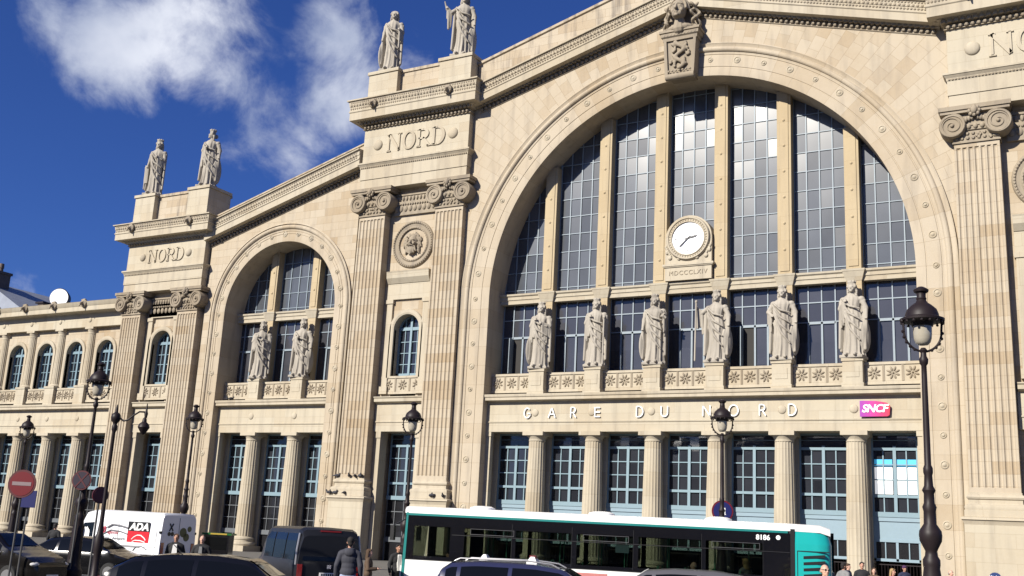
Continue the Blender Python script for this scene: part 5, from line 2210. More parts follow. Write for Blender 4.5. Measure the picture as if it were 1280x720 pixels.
# white panel van
def make_van():
    root = empty('delivery_van', label='white high roofed van with a black and red advert on its side', cat='van')
    # local: front at +X, length 5.6, width 2.0, height 2.5
    secs = []
    L, W, H = 5.6, 2.0, 2.49
    top = [(-2.8, H - .10), (-2.74, H - .02), (1.2, H), (1.7, H - .10), (2.15, 1.62), (2.35, 1.30), (2.72, 1.05), (2.8, .7)]
    full = []
    for x in sorted(set([-2.8 + L * i / 36 for i in range(37)] + [t[0] for t in top])):
        t = interp(top, x)
        wd = W / 2 * (1 if x < 1.2 else 1 - .16 * ((x - 1.2) / 1.6) ** 2)
        s = [(wd * .93, .30), (wd, .38), (wd, min(1.1, t - .1)), (wd * .985, min(1.5, t - .08)), (wd * .94, t - .16), (wd * .90, t - .05), (wd * .80, t), (0, t + .03)]
        s = [(x, y, z) for y, z in s]
        full.append(s + [(p[0], -p[1], p[2]) for p in s[-2::-1]])
    n = len(full[0])
    b = MB()
    b.add([p for s in full for p in s], [(i * n + k, i * n + k + 1, (i + 1) * n + k + 1, (i + 1) * n + k) for i in range(len(full) - 1) for k in range(n - 1)] +
          [(i * n, (i + 1) * n, (i + 1) * n + n - 1, i * n + n - 1) for i in range(len(full) - 1)] + [tuple(range(n)), tuple(range((len(full) - 1) * n, len(full) * n))[::-1]])
    b.build('body', 'vanwhite', root, 30)
    for s in (1, -1):
        w_ = MB().add([(1.15, s * 1.006, 1.22), (2.02, s * .955, 1.22), (1.78, s * .945, 1.90), (1.15, s * .972, 1.95)], [(0, 1, 2, 3)])
        w_.build('side_window', 'carglass', root)
        # panel lines and rub strip
        b = MB()
        for x in (1.06, -.35, -2.55):
            b.box(x - .008, x + .008, s * 1.0 - .004, s * 1.0 + .004, .45, 2.2)
        b.box(-2.7, .95, s * 1.0 - .004, s * 1.0 + .006, 1.02, 1.04)
        b.box(-2.6, 1.6, s * 1.0 - .01, s * 1.0 + .02, .62, .74)
        b.build('panel_lines', 'textgrey', root)
        m = MB().box(1.75, 1.87, s * 1.02, s * 1.02 + s * .24, 1.35, 1.75)
        m.build('door_mirror', 'blacktrim', root)
        m = MB().box(-2.82, -2.70, s * .86 - .08, s * .86 + .08, .75, 1.25)
        m.build('tail_light', 'redlens', root)
        MB().box(-2.80, -2.72, s * .985 - .05, s * .985 + .05, 1.62, 1.72).build('side_hinge', 'blacktrim', root)
        for x in (-1.75, 1.85):
            t_ = MB().lathe([(.20, -.11), (.31, -.11), (.34, -.07), (.34, .07), (.31, .11), (.20, .11)], (0, 0, 0), 24, 'y')
            wh = t_.build('wheel', 'rubber', root, 40, (x, s * .93, .34))
            MB().lathe([(.20, -.112), (.20, .112), (.05, .10)], (0, 0, 0), 16, 'y').build('rim', 'rim', wh, 30)
    MB().add([(1.78, -.80, 2.25), (1.78, .80, 2.25), (2.22, .84, 1.52), (2.22, -.84, 1.52)], [(0, 1, 2, 3)]).build('windscreen', 'carglass', root)
    b = MB()
    b.box(-2.812, -2.80, -.006, .006, .5, 2.3)
    b.box(-2.83, -2.80, -.3, .3, .38, .5)
    b.box(-2.835, -2.80, -.12, -.04, 1.15, 1.25)
    b.build('rear_door_seam', 'blacktrim', root)
    # decals on the rear: key, grapes of olive and dark patches
    b = MB()
    b.tube([(-2.806, .35, 2.05), (-2.806, .55, 1.75)], .03, 5)
    b.tube([(-2.806, .55, 2.05), (-2.806, .35, 1.75)], .03, 5)
    for q in (.36, .54):
        b.lathe([(.09, 0), (.09, -.008)], (-2.80, q, 1.62), 14, 'x')
    b.build('rear_decal', 'advblack', root)
    b = MB()
    for q, z, r in ((-.25, 1.7, .20), (-.45, 1.5, .17), (-.6, 1.85, .12)):
        b.lathe([(r, 0), (r, -.008)], (-2.80, q, z), 16, 'x')
    b.build('rear_decal', 'olive', root)
    # advert on the left side (+Y side is seen when the van heads left)
    y = 1.004
    MB().box(-2.15, -.92, y, y + .006, 1.66, 2.06).build('advert', 'advblack', root)
    MB().box(-2.15, -.92, y, y + .006, 1.20, 1.655).build('advert', 'adared', root)
    FL = Matrix.Rotation(pi, 4, 'Z') @ UPRIGHT
    text_mesh('ADA', .42, .004, 'lettering', 'whiteletter', root, Matrix.Translation((-1.55, y + .010, 1.71)) @ FL, 1.0, .22, .014, 1.22)
    b = MB()

    def yb(p):
        return [(x, y + .012, z) for x, z in p]
    b.tube(yb([(-1.20, 1.32), (-1.32, 1.42), (-1.5, 1.50), (-1.7, 1.50), (-1.9, 1.40), (-2.0, 1.30)]), .022, 5)
    b.tube(yb([(-1.25, 1.22), (-1.4, 1.28), (-1.7, 1.28), (-1.98, 1.22)]), .020, 5)
    b.build('car_outline', 'whiteletter', root)
    text_mesh('00', .40, .004, 'lettering', 'textred', root, Matrix.Translation((.55, y + .006, 1.52)) @ FL, .9, .2, .008, .8)
    text_mesh('agences', .20, .004, 'lettering', 'textred', root, Matrix.Translation((-.05, y + .006, 1.50)) @ FL, 1.0, .1)
    text_mesh('Gares   Aéroports', .18, .004, 'lettering', 'textgrey', root, Matrix.Translation((-.15, y + .006, 1.26)) @ FL, 1.0, .0)
    b = MB()
    b.tube(yb([(.30, 1.75), (.0, 1.90), (-.5, 1.86), (-.95, 1.78)]), .035, 5)
    b.tube(yb([(.75, 1.30), (.45, 1.50), (.05, 1.66), (-.5, 1.62), (-.95, 1.52)]), .025, 5)
    b.box(-1.7, -.2, y, y + .012, .98, 1.06)
    b.tube(yb([(-1.35, .85), (-1.5, 1.02), (-1.8, 1.05), (-2.1, .93)]), .028, 5)
    b.build('side_stripes', 'textgrey', root)
    return root


M['olive'] = flat('decal_olive', (.10, .11, .04), .5)
van = make_van()
van.location = (-14.95, -28.9, GZ)
van.rotation_euler = (0, 0, radians(180))
van.scale = (1.06, 1.0, 1.0)


# grey minibus seen from behind
def make_minibus():
    root = empty('minibus', label='slate grey minibus seen from behind with a dark rear window', cat='minibus')
    L, W, H = 4.8, 1.92, 2.12
    top = [(-2.4, H - .22), (-2.3, H - .06), (-2.1, H), (1.0, H), (1.3, H - .08), (1.85, 1.30), (2.05, 1.16), (2.35, .95), (2.4, .6)]
    full = []
    for x in sorted(set([-2.4 + L * i / 36 for i in range(37)] + [t[0] for t in top])):
        t = interp(top, x)
        wd = W / 2 * (1 - .05 * max(0, (-x - 2.1) / .3) if x < 1.2 else 1 - .16 * ((x - 1.2) / 1.2) ** 2)
        bb = min(1.16, t - .04)
        s = [(wd * .93, .28), (wd, .40), (wd, bb - .1), (wd * .985, bb), (wd * .93, bb + (t - bb) * .6), (wd * .86, t - .07), (wd * .74, t - .01), (0, t + .02)]
        s = [(x, y, z) for y, z in s]
        full.append(s + [(p[0], -p[1], p[2]) for p in s[-2::-1]])
    n = len(full[0])
    b = MB()
    b.add([p for s in full for p in s], [(i * n + k, i * n + k + 1, (i + 1) * n + k + 1, (i + 1) * n + k) for i in range(len(full) - 1) for k in range(n - 1)] +
          [(i * n, (i + 1) * n, (i + 1) * n + n - 1, i * n + n - 1) for i in range(len(full) - 1)] + [tuple(range(n)), tuple(range((len(full) - 1) * n, len(full) * n))[::-1]])
    b.build('body', 'greyvan', root, 30)
    yy = W / 2 * .93
    MB().add([(-2.412, -.78, 1.22), (-2.412, .78, 1.22), (-2.335, .70, 1.96), (-2.335, -.70, 1.96)], [(0, 1, 2, 3)]).build('rear_window', 'carglass', root)
    for s in (1, -1):
        for a, c in ((-2.15, -1.15), (-1.05, .1), (.2, 1.15)):
            MB().add([(a, s * (W / 2 * .995), 1.22), (c, s * (W / 2 * .995), 1.22), (c, s * (W / 2 * .948), 1.74), (c - (.25 if c > 1 else 0), s * (W / 2 * .898), 1.94), (a + .04, s * (W / 2 * .898), 1.94), (a, s * (W / 2 * .948), 1.74)], [(0, 1, 2, 5), (5, 2, 3, 4)]).build('side_window', 'carglass', root)
        MB().tube([(-2.30, s * .93, 1.1), (-2.28, s * .92, 1.5), (-2.24, s * .86, 1.95)], .035, 8).build('corner_highlight', 'silver', root, 40)  # silver tube imitates the bright highlight along the rear corner
        MB().box(-2.43, -2.33, s * .84 - .07, s * .84 + .07, .72, 1.12).build('tail_light', 'redlens', root)
        for x in (-1.6, 1.5):
            t_ = MB().lathe([(.20, -.11), (.30, -.11), (.33, -.07), (.33, .07), (.30, .11), (.20, .11)], (0, 0, 0), 24, 'y')
            wh = t_.build('wheel', 'rubber', root, 40, (x, s * .88, .33))
            MB().lathe([(.20, -.112), (.20, .112), (.05, .10)], (0, 0, 0), 16, 'y').build('rim', 'rim', wh, 30)
    MB().add([(1.38, -.68, 2.0), (1.38, .68, 2.0), (1.86, .80, 1.32), (1.86, -.80, 1.32)], [(0, 1, 2, 3)]).build('windscreen', 'carglass', root)
    b = MB().box(-2.425, -2.40, -.26, .26, .80, .91)
    pl_ = b.build('number_plate', 'white', root)
    b = MB()
    for k in range(7):
        b.box(-2.43, -2.424, -.22 + .065 * k, -.18 + .065 * k, .825, .885)
    b.build('plate_characters', 'ink', pl_)
    MB().box(-2.425, -2.40, -.06, .06, 1.02, 1.12).build('badge', 'chrome', root)
    MB().box(-2.36, -2.30, -.30, .30, 2.01, 2.05).build('brake_light', 'redlens', root)
    MB().box(-2.50, -2.30, -.88, .88, .30, .55).build('bumper', 'blacktrim', root)
    return root


mv = make_minibus()
place(mv, 1.2, -36.35, 146)
mv.scale = (1.03, 1.03, 1.04)


# ------------------------------------------------------------------ the bus
def make_bus():
    root = empty('city_bus', label='long white and teal city bus with a black window band and number 8186', cat='bus')
    L, W, H = 12.9, 2.5, 3.0
    hl, hw = L / 2, W / 2
    # side +Y is seen; front at +X
    b = MB()
    # lower body
    b.box(-hl + .10, hl - .12, -hw, hw, .32, 1.40)
    b.box(-hl + .02, -hl + .10, -hw + .1, hw - .1, .32, 1.40)
    b.build('lower_body', 'white', root)
    # roof with rounded edge
    b = MB()
    prof = [(-hw, 2.80), (-hw - .005, 2.90), (-hw + .10, 2.985), (-hw + .35, 3.02), (hw - .35, 3.02), (hw - .10, 2.985), (hw + .005, 2.90), (hw, 2.80)]
    b.prism_x(prof, -hl + 1.15, hl - .05)
    prof2 = [(y * .94, z if z < 2.85 else z - .07) for y, z in prof]
    n = len(prof)
    b.add([(-hl + 1.15, y, z) for y, z in prof] + [(-hl + .35, y * .97, z - .015) for y, z in prof] + [(-hl + .06, y * .9, z - .10) for y, z in prof],
          [(k, (k + 1) % n, n + (k + 1) % n, n + k) for k in range(n)] + [(n + k, n + (k + 1) % n, 2 * n + (k + 1) % n, 2 * n + k) for k in range(n)] + [tuple(range(2 * n, 3 * n))])
    b.build('roof', 'white', root, 40)
    for x in (4.15, .35, -3.2):
        MB().lathe([(.42, 2.99), (.40, 3.08), (.26, 3.13), (.05, 3.14)], (x, .3, 0), 20).build('roof_hatch', 'white', root, 40)
    for s in (1, -1):
        MB().box(-hl + 1.25, hl - .08, s * hw - .02, s * hw + .012, 2.735, 2.80).build('teal_strip', 'tealdark', root)
        y0, y1 = sorted((s * (hw - .03), s * (hw + .004)))
        b = MB()
        b.box(-hl + 1.17, hl - .10, y0, y1, 2.42, 2.735)      # band over windows
        b.box(-hl + 1.17, hl - .10, y0, y1, 1.40, 1.52)
        wx = [(hl - .38, hl - 1.55), (hl - 2.0, hl - 3.5), (hl - 3.62, hl - 5.35), (hl - 5.5, hl - 7.2), (hl - 7.35, hl - 9.2), (hl - 9.32, hl - 10.95)]
        pos = hl - .10
        for a, c in wx:
            b.box(a, pos, y0, y1, 1.52, 2.42)
            pos = c
        b.box(-hl + 1.17, pos, y0, y1, 1.52, 2.42)
        b.build('window_band', 'busdark', root)
        for a, c in wx:
            ym = s * (hw - .012)
            w_ = MB().box(c, a, ym - .004, ym + .004, 1.52, 2.42)
            w_.build('side_window', 'busglass', root)
        b = MB()
        b.box(-hl + 1.2, hl - 1.6, s * hw - .002, s * hw + .012, 2.185, 2.205)
        b.box(-hl + 1.2, hl - .12, s * hw - .002, s * hw + .010, 1.395, 1.415)
        for a, c in wx[1:]:
            b.box(c - .006, c + .006, s * hw, s * hw + .010, 1.45, 2.6)
        b.build('window_seals', 'blacktrim', root)
        # hinged top vents, faint outlines
        for a in (hl - 2.2, hl - 5.7, hl - 9.5):
            b = MB()
            b.box(a - 1.35, a, s * hw, s * hw + .008, 2.235, 2.25)
            b.box(a - 1.35, a, s * hw, s * hw + .008, 2.40, 2.412)
            b.box(a - 1.362, a - 1.35, s * hw, s * hw + .008, 2.235, 2.412)
            b.box(a, a + .012, s * hw, s * hw + .008, 2.235, 2.412)
            b.build('top_vent', 'ventgrey', root)
        for x in (hl - 2.7, -hl + 3.3):
            t_ = MB().lathe([(.28, -.14), (.44, -.14), (.48, -.09), (.48, .09), (.44, .14), (.28, .14)], (0, 0, 0), 28, 'y')
            wh = t_.build('wheel', 'rubber', root, 40, (x, s * (hw - .10), .48))
            MB().lathe([(.28, -.142), (.28, .142), (.08, .16)], (0, 0, 0), 20, 'y').build('rim', 'rim', wh, 30)
            MB().lathe([(.56, hw * s - s * .30), (.56, hw * s + s * .004)], (x, 0, .50), 28, 'y').build('wheel_arch', 'rubber', root)
    # teal edge up the front corner
    b = MB()
    b.add([(hl - .14, hw + .006, .6), (hl - .03, hw + .006, .6), (hl - .10, hw + .006, 2.82), (hl - .16, hw + .006, 2.82),
           (hl - .14, hw - .04, .6), (hl - .03, hw - .04, .6), (hl - .10, hw - .04, 2.82), (hl - .16, hw - .04, 2.82)],
          [(0, 1, 2, 3), (4, 7, 6, 5), (0, 4, 5, 1), (1, 5, 6, 2), (2, 6, 7, 3), (3, 7, 4, 0)])
    b.build('corner_strip', 'tealdark', root)
    # front
    MB().add([(hl - .02, -hw + .12, 1.2), (hl - .02, hw - .12, 1.2), (hl - .12, hw - .10, 2.75), (hl - .12, -hw + .10, 2.75)], [(0, 1, 2, 3)]).build('windscreen', 'cabglass', root)
    MB().box(hl - .13, hl, -hw, hw, .32, 1.2).build('front_panel', 'white', root)
    for s in (1, -1):
        MB().ball((hl - .02, s * .95, .75), (.06, .16, .10), 12, 8).build('headlight', 'lens', root, 40)
        m = MB()
        m.capsule((hl - .05, s * (hw - .05), 2.6), (hl + .28, s * (hw + .10), 2.4), .02, .02)
        m.box(hl + .22, hl + .34, s * (hw + .10) - .09, s * (hw + .10) + .09, 1.95, 2.4)
        m.build('mirror', 'blacktrim', root)
    # rear: dark pillar, teal engine corner with louvres
    b = MB()
    b.box(-hl + 1.06, -hl + 1.18, -hw - .004, hw + .012, .34, 2.86)
    b.build('pillar', 'blacktrim', root)
    b = MB()
    P = []
    pts = [(-hl + 1.055, 1.0), (-hl + .45, .985), (-hl + .18, .94), (-hl + .05, .84), (-hl, .70)]
    ring_ = [(x, hw * f) for x, f in pts] + [(x, -hw * f) for x, f in pts[::-1]]
    top_ = [(x if x > -hl + .9 else x + .10, y * .985) for x, y in ring_]
    b.prism_z(ring_, .40, 2.45, ring_)
    b.prism_z(ring_, 2.45, 2.86, top_)
    b.build('engine_corner', 'teal', root, 40)
    b = MB()
    for k in range(8):
        zz = .85 + .17 * k
        b.add([(-hl + .22, hw * .975, zz + .06), (-hl + .82, hw * .975, zz), (-hl + .82, hw * .975, zz + .075), (-hl + .22, hw * .975, zz + .135),
               (-hl + .22, hw * 1.004, zz + .06), (-hl + .82, hw * 1.004, zz), (-hl + .82, hw * 1.004, zz + .075), (-hl + .22, hw * 1.004, zz + .135)],
              [(0, 1, 2, 3), (4, 7, 6, 5), (0, 4, 5, 1), (1, 5, 6, 2), (2, 6, 7, 3), (3, 7, 4, 0)])
    b.box(-hl + .10, -hl + .98, hw * .975, hw * 1.003, 2.24, 2.265)
    b.box(-hl + .975, -hl + .995, hw * .975, hw * 1.003, .5, 2.265)
    b.build('engine_louvres', 'blacktrim', root)
    b = MB()
    b.box(-hl - .05, -hl + .02, -.86, .86, 1.75, 2.80)
    b.build('rear_window', 'carglass', root)
    b = MB()
    b.box(-hl - .06, -hl + .02, -.85, .85, .5, 1.7)
    b.build('engine_hatch', 'greycar', root)
    for s in (1, -1):
        MB().box(-hl - .02, -hl + .06, s * .88 - .07, s * .88 + .07, .8, 1.5).build('tail_light', 'redlens', root)
    FL = Matrix.Rotation(pi, 4, 'Z') @ UPRIGHT
    text_mesh('8186', .20, .004, 'fleet_number', 'whiteletter', root, Matrix.Translation((-hl + 1.95, hw + .014, 2.52)) @ FL, 1.0, 0, .006)
    MB().lathe([(.065, hw + .004), (.065, hw + .014)], (-hl + 1.52, 0, 2.60), 14, 'y').build('camera_badge', 'whiteletter', root)
    MB().box(-.62, -.22, hw - .03, hw - .022, 1.93, 2.17).build('notice', 'bluelight', root)
    for x, w_, mt_ in ((.55, .55, 'posterpink'), (-2.2, .5, 'textgrey')):
        MB().box(x - w_, x + w_, hw + .002, hw + .010, .62, 1.30).build('advert', mt_, root)
    # interior
    b = MB()
    b.box(-hl + 1.2, hl - .3, -hw + .05, hw - .05, .34, .46)
    b.box(-hl + 1.05, -hl + 1.25, -hw + .05, hw - .05, .4, 2.78)
    b.box(hl - 1.75, hl - 1.68, .0, hw - .06, .46, 2.3)
    b.box(-hl + 1.2, hl - .3, -hw + .05, hw - .05, 2.70, 2.74)
    b.build('interior', 'interior', root)
    for i, x in enumerate([2.9, 2.0, 1.1, -1.2, -2.0, -2.8, -3.6, -4.4]):
        for s in (1, -1):
            st = MB()
            st.box(x - .22, x + .22, s * .80 - .38, s * .80 + .38, .86, .95)
            st.box(x - .27, x - .18, s * .80 - .38, s * .80 + .38, .9, 1.50)
            st.build('seat', 'seatfab', root)
            hd_ = MB().tube([(x - .24, s * .80 - .30, 1.48), (x - .26, s * .80 - .18, 1.60), (x - .26, s * .80 + .18, 1.60), (x - .24, s * .80 + .30, 1.48)], .018, 6)
            hd_.build('grab_handle', M['handgreen'], root, 40)
    for x in (3.9, 3.3, 1.6, .4, -.4, -1.7, -3.1, -4.1):
        for s in (.35, -.35):
            MB().tube([(x, s, .46), (x, s, 2.70)], .018, 6).build('grab_pole', M['handgreen'], root, 40)
    MB().box(hl - 1.3, hl - .85, .45, .95, .8, 1.5).build('driver_seat', 'seatfab', root)
    MB().lathe([(.24, 0), (.24, .03), (.20, .03), (.20, 0)], (hl - .58, .7, 1.35), 18).build('steering_wheel', 'blacktrim', root)
    return root


M['ventgrey'] = flat('vent_frame_grey', (.07, .07, .075), .4)
M['handgreen'] = flat('green_handrail', (.10, .35, .22), .35)
bus = make_bus()
BH = atan2(-3.52, -11.93)
bus.location = (9.60, -31.85, GZ)
bus.rotation_euler = (0, 0, BH)


# ------------------------------------------------------------------ people
def human_mb(pose='stand', parts='body', lean=0.0):
    """1.75 m figure facing -Y. parts: body | top | legs | shoes | hair"""
    mb = MB()
    J = dict(pel=(0, 0, .95), chest=(0, .0, 1.28), neck=(0, .01, 1.50), head=(0, -.01, 1.64))
    if pose == 'sit':
        hip, knee, foot = .0, None, None
    sw = .20
    arms = {'stand': ((.26, .03, 1.16), (.27, -.06, .92)), 'pocket': ((.29, .05, 1.16), (.21, -.12, 1.0)), 'walk': ((.26, .10, 1.16), (.27, .02, .94)),
            'read': ((.25, -.02, 1.16), (.12, -.26, 1.18)), 'sit': ((.25, -.02, 1.16), (.14, -.26, 1.06))}[pose]
    grow = {'body': 0, 'top': .022, 'legs': .016, 'shoes': .02, 'hair': 0}[parts]
    if parts in ('body', 'top'):
        g = grow
        mb.ball((0, 0, 1.02), (.165 + g, .115 + g, .14 + g), 16, 10)
        mb.ball((0, 0, 1.14), (.150 + g, .105 + g, .16 + g), 16, 10)
        mb.ball((0, 0, 1.30), (.175 + g, .115 + g, .17 + g), 16, 10)
        mb.capsule((-.13, .01, 1.41), (.13, .01, 1.41), .070 + g, .070 + g)
        for s in (-1, 1):
            mb.capsule((s * .06, .0, 1.46), (s * .16, .01, 1.41), .05 + g, .055 + g)
            sh, el, ha = Vector((s * .185, .01, 1.40)), Vector((s * arms[0][0], arms[0][1], arms[0][2])), Vector((s * arms[1][0], arms[1][1], arms[1][2]))
            mb.capsule(sh, el, .055 + g, .042 + g)
            if parts == 'top':
                mb.capsule(el, el.lerp(ha, .92), .042 + g, .032 + g)
            else:
                mb.capsule(el, ha, .040, .026)
                d = (ha - el).normalized()
                side = Vector((0, 1, 0)) if pose in ('stand', 'walk') else Vector((1, 0, 0))
                pc = ha + d * .045
                mb.ball(pc, (.030, .038, .042), 10, 8)
                dn = d
                for f in range(4):
                    o_ = side * ((f - 1.5) * .019)
                    ln = (.062, .072, .068, .052)[f]
                    k0 = pc + o_ + dn * .03
                    k1 = k0 + dn * ln * .55 + Vector((-s * .006, -.004, 0))
                    k2 = k1 + dn * ln * .5 + Vector((-s * .016, -.008, 0))
                    mb.capsule(k0, k1, .0095, .009, 6)
                    mb.capsule(k1, k2, .009, .0075, 6)
                t0 = pc + side * -.032
                mb.capsule(t0, t0 + dn * .035 + side * -.022, .011, .010, 6)
                mb.capsule(t0 + dn * .035 + side * -.022, t0 + dn * .062 + side * -.018, .010, .008, 6)
        if parts == 'top':
            mb.lathe([(.085, 1.44), (.075, 1.50), (.070, 1.52)], (0, .012, 0), 16)
    if parts == 'body':
        mb.capsule((0, .015, 1.46), (0, .0, 1.56), .055, .052)
        mb.ball((0, .010, 1.665), (.074, .092, .095), 18, 14)
        mb.ball((0, -.022, 1.60), (.056, .066, .062), 14, 10)
        mb.ball((0, -.095, 1.632), (.013, .020, .020), 8, 6)
        mb.capsule((0, -.085, 1.665), (0, -.095, 1.638), .009, .012, 8)
        mb.ball((0, -.080, 1.597), (.024, .010, .007), 8, 5)
        mb.ball((0, -.070, 1.562), (.022, .018, .016), 8, 6)
        for s in (-1, 1):
            mb.ball((s * .030, -.078, 1.678), (.022, .012, .007), 8, 5)
            mb.ball((s * .036, -.066, 1.63), (.020, .018, .018), 8, 5)
            mb.ball((s * .076, .012, 1.645), (.010, .020, .032), 8, 6)
    if parts in ('body', 'legs'):
        g = grow
        for s in (-1, 1):
            if pose == 'sit':
                a, k_, f = Vector((s * .09, 0, .95)), Vector((s * .11, -.44, .97)), Vector((s * .11, -.42, .55))
            elif pose == 'walk':
                a, k_, f = Vector((s * .085, 0, .92)), Vector((s * .09, -.10 * s - .03, .50)), Vector((s * .09, -.16 * s + .08, .09))
            else:
                a, k_, f = Vector((s * .085, 0, .92)), Vector((s * .10, -.02, .50)), Vector((s * .105, .02, .09))
            mb.capsule(a, k_, .085 + g, .055 + g)
            mb.capsule(k_, f, .055 + g, .036 + g)
            if parts == 'body':
                mb.capsule(f + Vector((0, .02, -.03)), f + Vector((0, -.14, -.05)), .038, .028)
        if parts == 'legs':
            mb.ball((0, 0, .97), (.172, .125, .12), 16, 10)
    if parts == 'shoes':
        for s in (-1, 1):
            if pose == 'sit':
                f = Vector((s * .11, -.42, .55))
            elif pose == 'walk':
                f = Vector((s * .09, -.16 * s + .08, .09))
            else:
                f = Vector((s * .105, .02, .09))
            mb.capsule(f + Vector((0, .03, -.04)), f + Vector((0, -.16, -.052)), .048, .038)
    return mb


_pm = {}


def pmesh(pose, parts, voxel):
    k = (pose, parts)
    if k not in _pm:
        o = sculpt(human_mb(pose, parts), 'tmp', 'skin0', voxel, None, 2)
        _pm[k] = o.data
        bpy.data.objects.remove(o)
    return _pm[k]


def hair_mb(style):
    mb = MB()
    if style in ('short', 'long'):
        mb.ball((0, .022, 1.685), (.082, .092, .090), 16, 12)
        for k in range(12):
            a = pi * (k + .5) / 12
            mb.ball((.068 * cos(a), -.052 + .02 * sin(a), 1.725 + .022 * sin(a)), .020, 6, 5)
        mb.ball((0, .075, 1.62), (.06, .035, .06), 10, 8)
    if style == 'long':
        for k in range(9):
            a = pi * k / 8
            mb.capsule((.075 * cos(a), .02 + .06 * sin(a), 1.68), (.10 * cos(a), .04 + .06 * sin(a), 1.46), .032, .025, 8)
    if style == 'cap':
        mb.ball((0, .01, 1.695), (.088, .102, .085), 16, 12)
        mb.ball((0, -.10, 1.70), (.07, .07, .012), 12, 6)
    if style == 'hood':
        mb.ball((0, .022, 1.685), (.082, .092, .090), 16, 12)
        mb.ball((0, .075, 1.62), (.06, .035, .06), 10, 8)
    if style == 'bald':
        for s in (-1, 1):
            mb.ball((s * .070, .04, 1.635), (.014, .04, .035), 8, 6)
        mb.ball((0, .092, 1.62), (.05, .014, .035), 8, 6)
    return mb


def person(x, y, z, rz, label, pose='stand', skin='skin0', top='cloth_black', legs='jeans', hair='short', hcol='hair_dark', h=1.75, extra=None, group=None):
    root = empty('person', (x, y, z), radians(rz), label, 'person', group)
    s = h / 1.75
    root.scale = (s, s, s)

    def put(nm, parts, mat, vox):
        o = bpy.data.objects.new(nm, pmesh(pose, parts, vox))
        COL.objects.link(o)
        o.parent = root
        o.material_slots[0].link = 'OBJECT'
        o.material_slots[0].material = M[mat]
        return o
    put('body', 'body', skin, .0085)
    put('jacket' if extra != 'vest' else 'shirt', 'top', top, .016)
    put('trousers', 'legs', legs, .018)
    put('shoes', 'shoes', 'cloth_black', .018)
    o = sculpt(hair_mb(hair), 'cap' if hair == 'cap' else 'hair', hcol, .010, root, 1)
    if extra == 'shirt':
        b = MB()
        b.add([(-.055, -.142, 1.44), (.055, -.142, 1.44), (.075, -.150, 1.20), (.060, -.150, .98), (-.060, -.150, .98), (-.075, -.150, 1.20),
               (-.055, -.10, 1.46), (.055, -.10, 1.46), (.075, -.10, 1.20), (.060, -.10, .98), (-.060, -.10, .98), (-.075, -.10, 1.20)],
              [(0, 1, 2, 3, 4, 5), (0, 1, 7, 6), (1, 2, 8, 7), (2, 3, 9, 8), (5, 0, 6, 11), (4, 5, 11, 10), (3, 4, 10, 9), (6, 7, 8, 9, 10, 11)])
        b.build('shirt_front', 'cloth_white', root)
    if extra == 'greyshirt':
        b = MB().prism_y([(-.04, 1.44), (.04, 1.44), (.06, 1.15), (-.06, 1.15)], -.150, -.11)
        b.build('shirt_front', 'cloth_grey', root)
    if extra == 'vest':
        b = MB()
        b.ball((0, 0, 1.28), (.205, .146, .20), 16, 10)
        b.ball((0, 0, 1.12), (.19, .14, .17), 16, 10)
        for q in (-1, 1):
            b.capsule((q * .08, 0, 1.46), (q * .16, 0, 1.42), .075, .082)
        sculpt(b, 'vest', 'yellow', .016, root, 2)
    if extra in ('vest', 'glasses'):
        b = MB()
        for q in (-1, 1):
            b.ball((q * .034, -.090, 1.665), (.026, .010, .018), 8, 6)
            b.tube([(q * .055, -.085, 1.67), (q * .080, .0, 1.665)], .004, 5)
        b.build('sunglasses', 'blacktrim', root)
    if extra == 'hood':
        b = MB()
        b.lathe([(.11, 1.42), (.13, 1.47), (.11, 1.52), (.075, 1.53)], (0, .03, 0), 18)
        b.ball((0, .11, 1.43), (.12, .06, .09), 12, 8)
        sculpt(b, 'hood', top, .014, root, 2)
    return root


# rz = 30 faces the camera direction roughly
pg = 'people on the square'
person(-2.34, -38.31, GZ, 38, 'man in a black jacket over a white shirt beside the white van', 'walk', 'skin2', 'cloth_black', 'cloth_black', 'short', 'hair_brown', 1.78, 'shirt')
person(-1.20, -38.35, GZ, 34, 'balding man in a dark jacket over a grey shirt, near the white van', 'pocket', 'skin1', 'cloth_black', 'jeans', 'bald', 'hair_grey', 1.78, 'greyshirt')
person(7.40, -42.25, PZ, 215, 'man seen from behind in a charcoal hooded jacket beside the grey minibus', 'stand', 'skin2', 'cloth_hoodie', 'jeans_pale', 'hood', 'hair_dark', 1.86, 'hood')
person(4.05, -36.9, GZ, 120, 'brown haired woman just right of the man in the hooded jacket', 'read', 'skin1', 'cloth_brown', 'cloth_black', 'long', 'hair_brown', 1.66)
person(3.2, -34.2, GZ, 60, 'man in a dark suit near the lamp post at the front of the bus', 'stand', 'skin2', 'cloth_black', 'cloth_black', 'short', 'hair_dark', 1.80, 'shirt')
person(-16.08, -31.92, GZ, 200, 'dark silhouetted person at the foot of the left wing columns', 'stand', 'skin2', 'cloth_black', 'jeans', 'short', 'hair_dark', 1.80)
person(-15.3, -31.3, GZ, 170, 'person in a pale top left of the white van', 'stand', 'skin0', 'cloth_white', 'jeans', 'short', 'hair_dark', 1.72)
person(18.1, -40.9, PZ, 40, 'bald man in sunglasses and a yellow safety vest at the rear of the bus', 'stand', 'skin1', 'cloth_black', 'cloth_black', 'bald', 'hair_grey', 1.84, 'vest')
person(14.35, -20.59, PZ, 80, 'man with short brown hair beside the man in the yellow vest', 'walk', 'skin1', 'cloth_navy', 'jeans', 'short', 'hair_brown', 1.74)
person(15.22, -22.47, PZ, 20, 'dark haired young man, tallest in the group right of the bus', 'stand', 'skin0', 'cloth_black', 'jeans', 'short', 'hair_dark', 1.83)
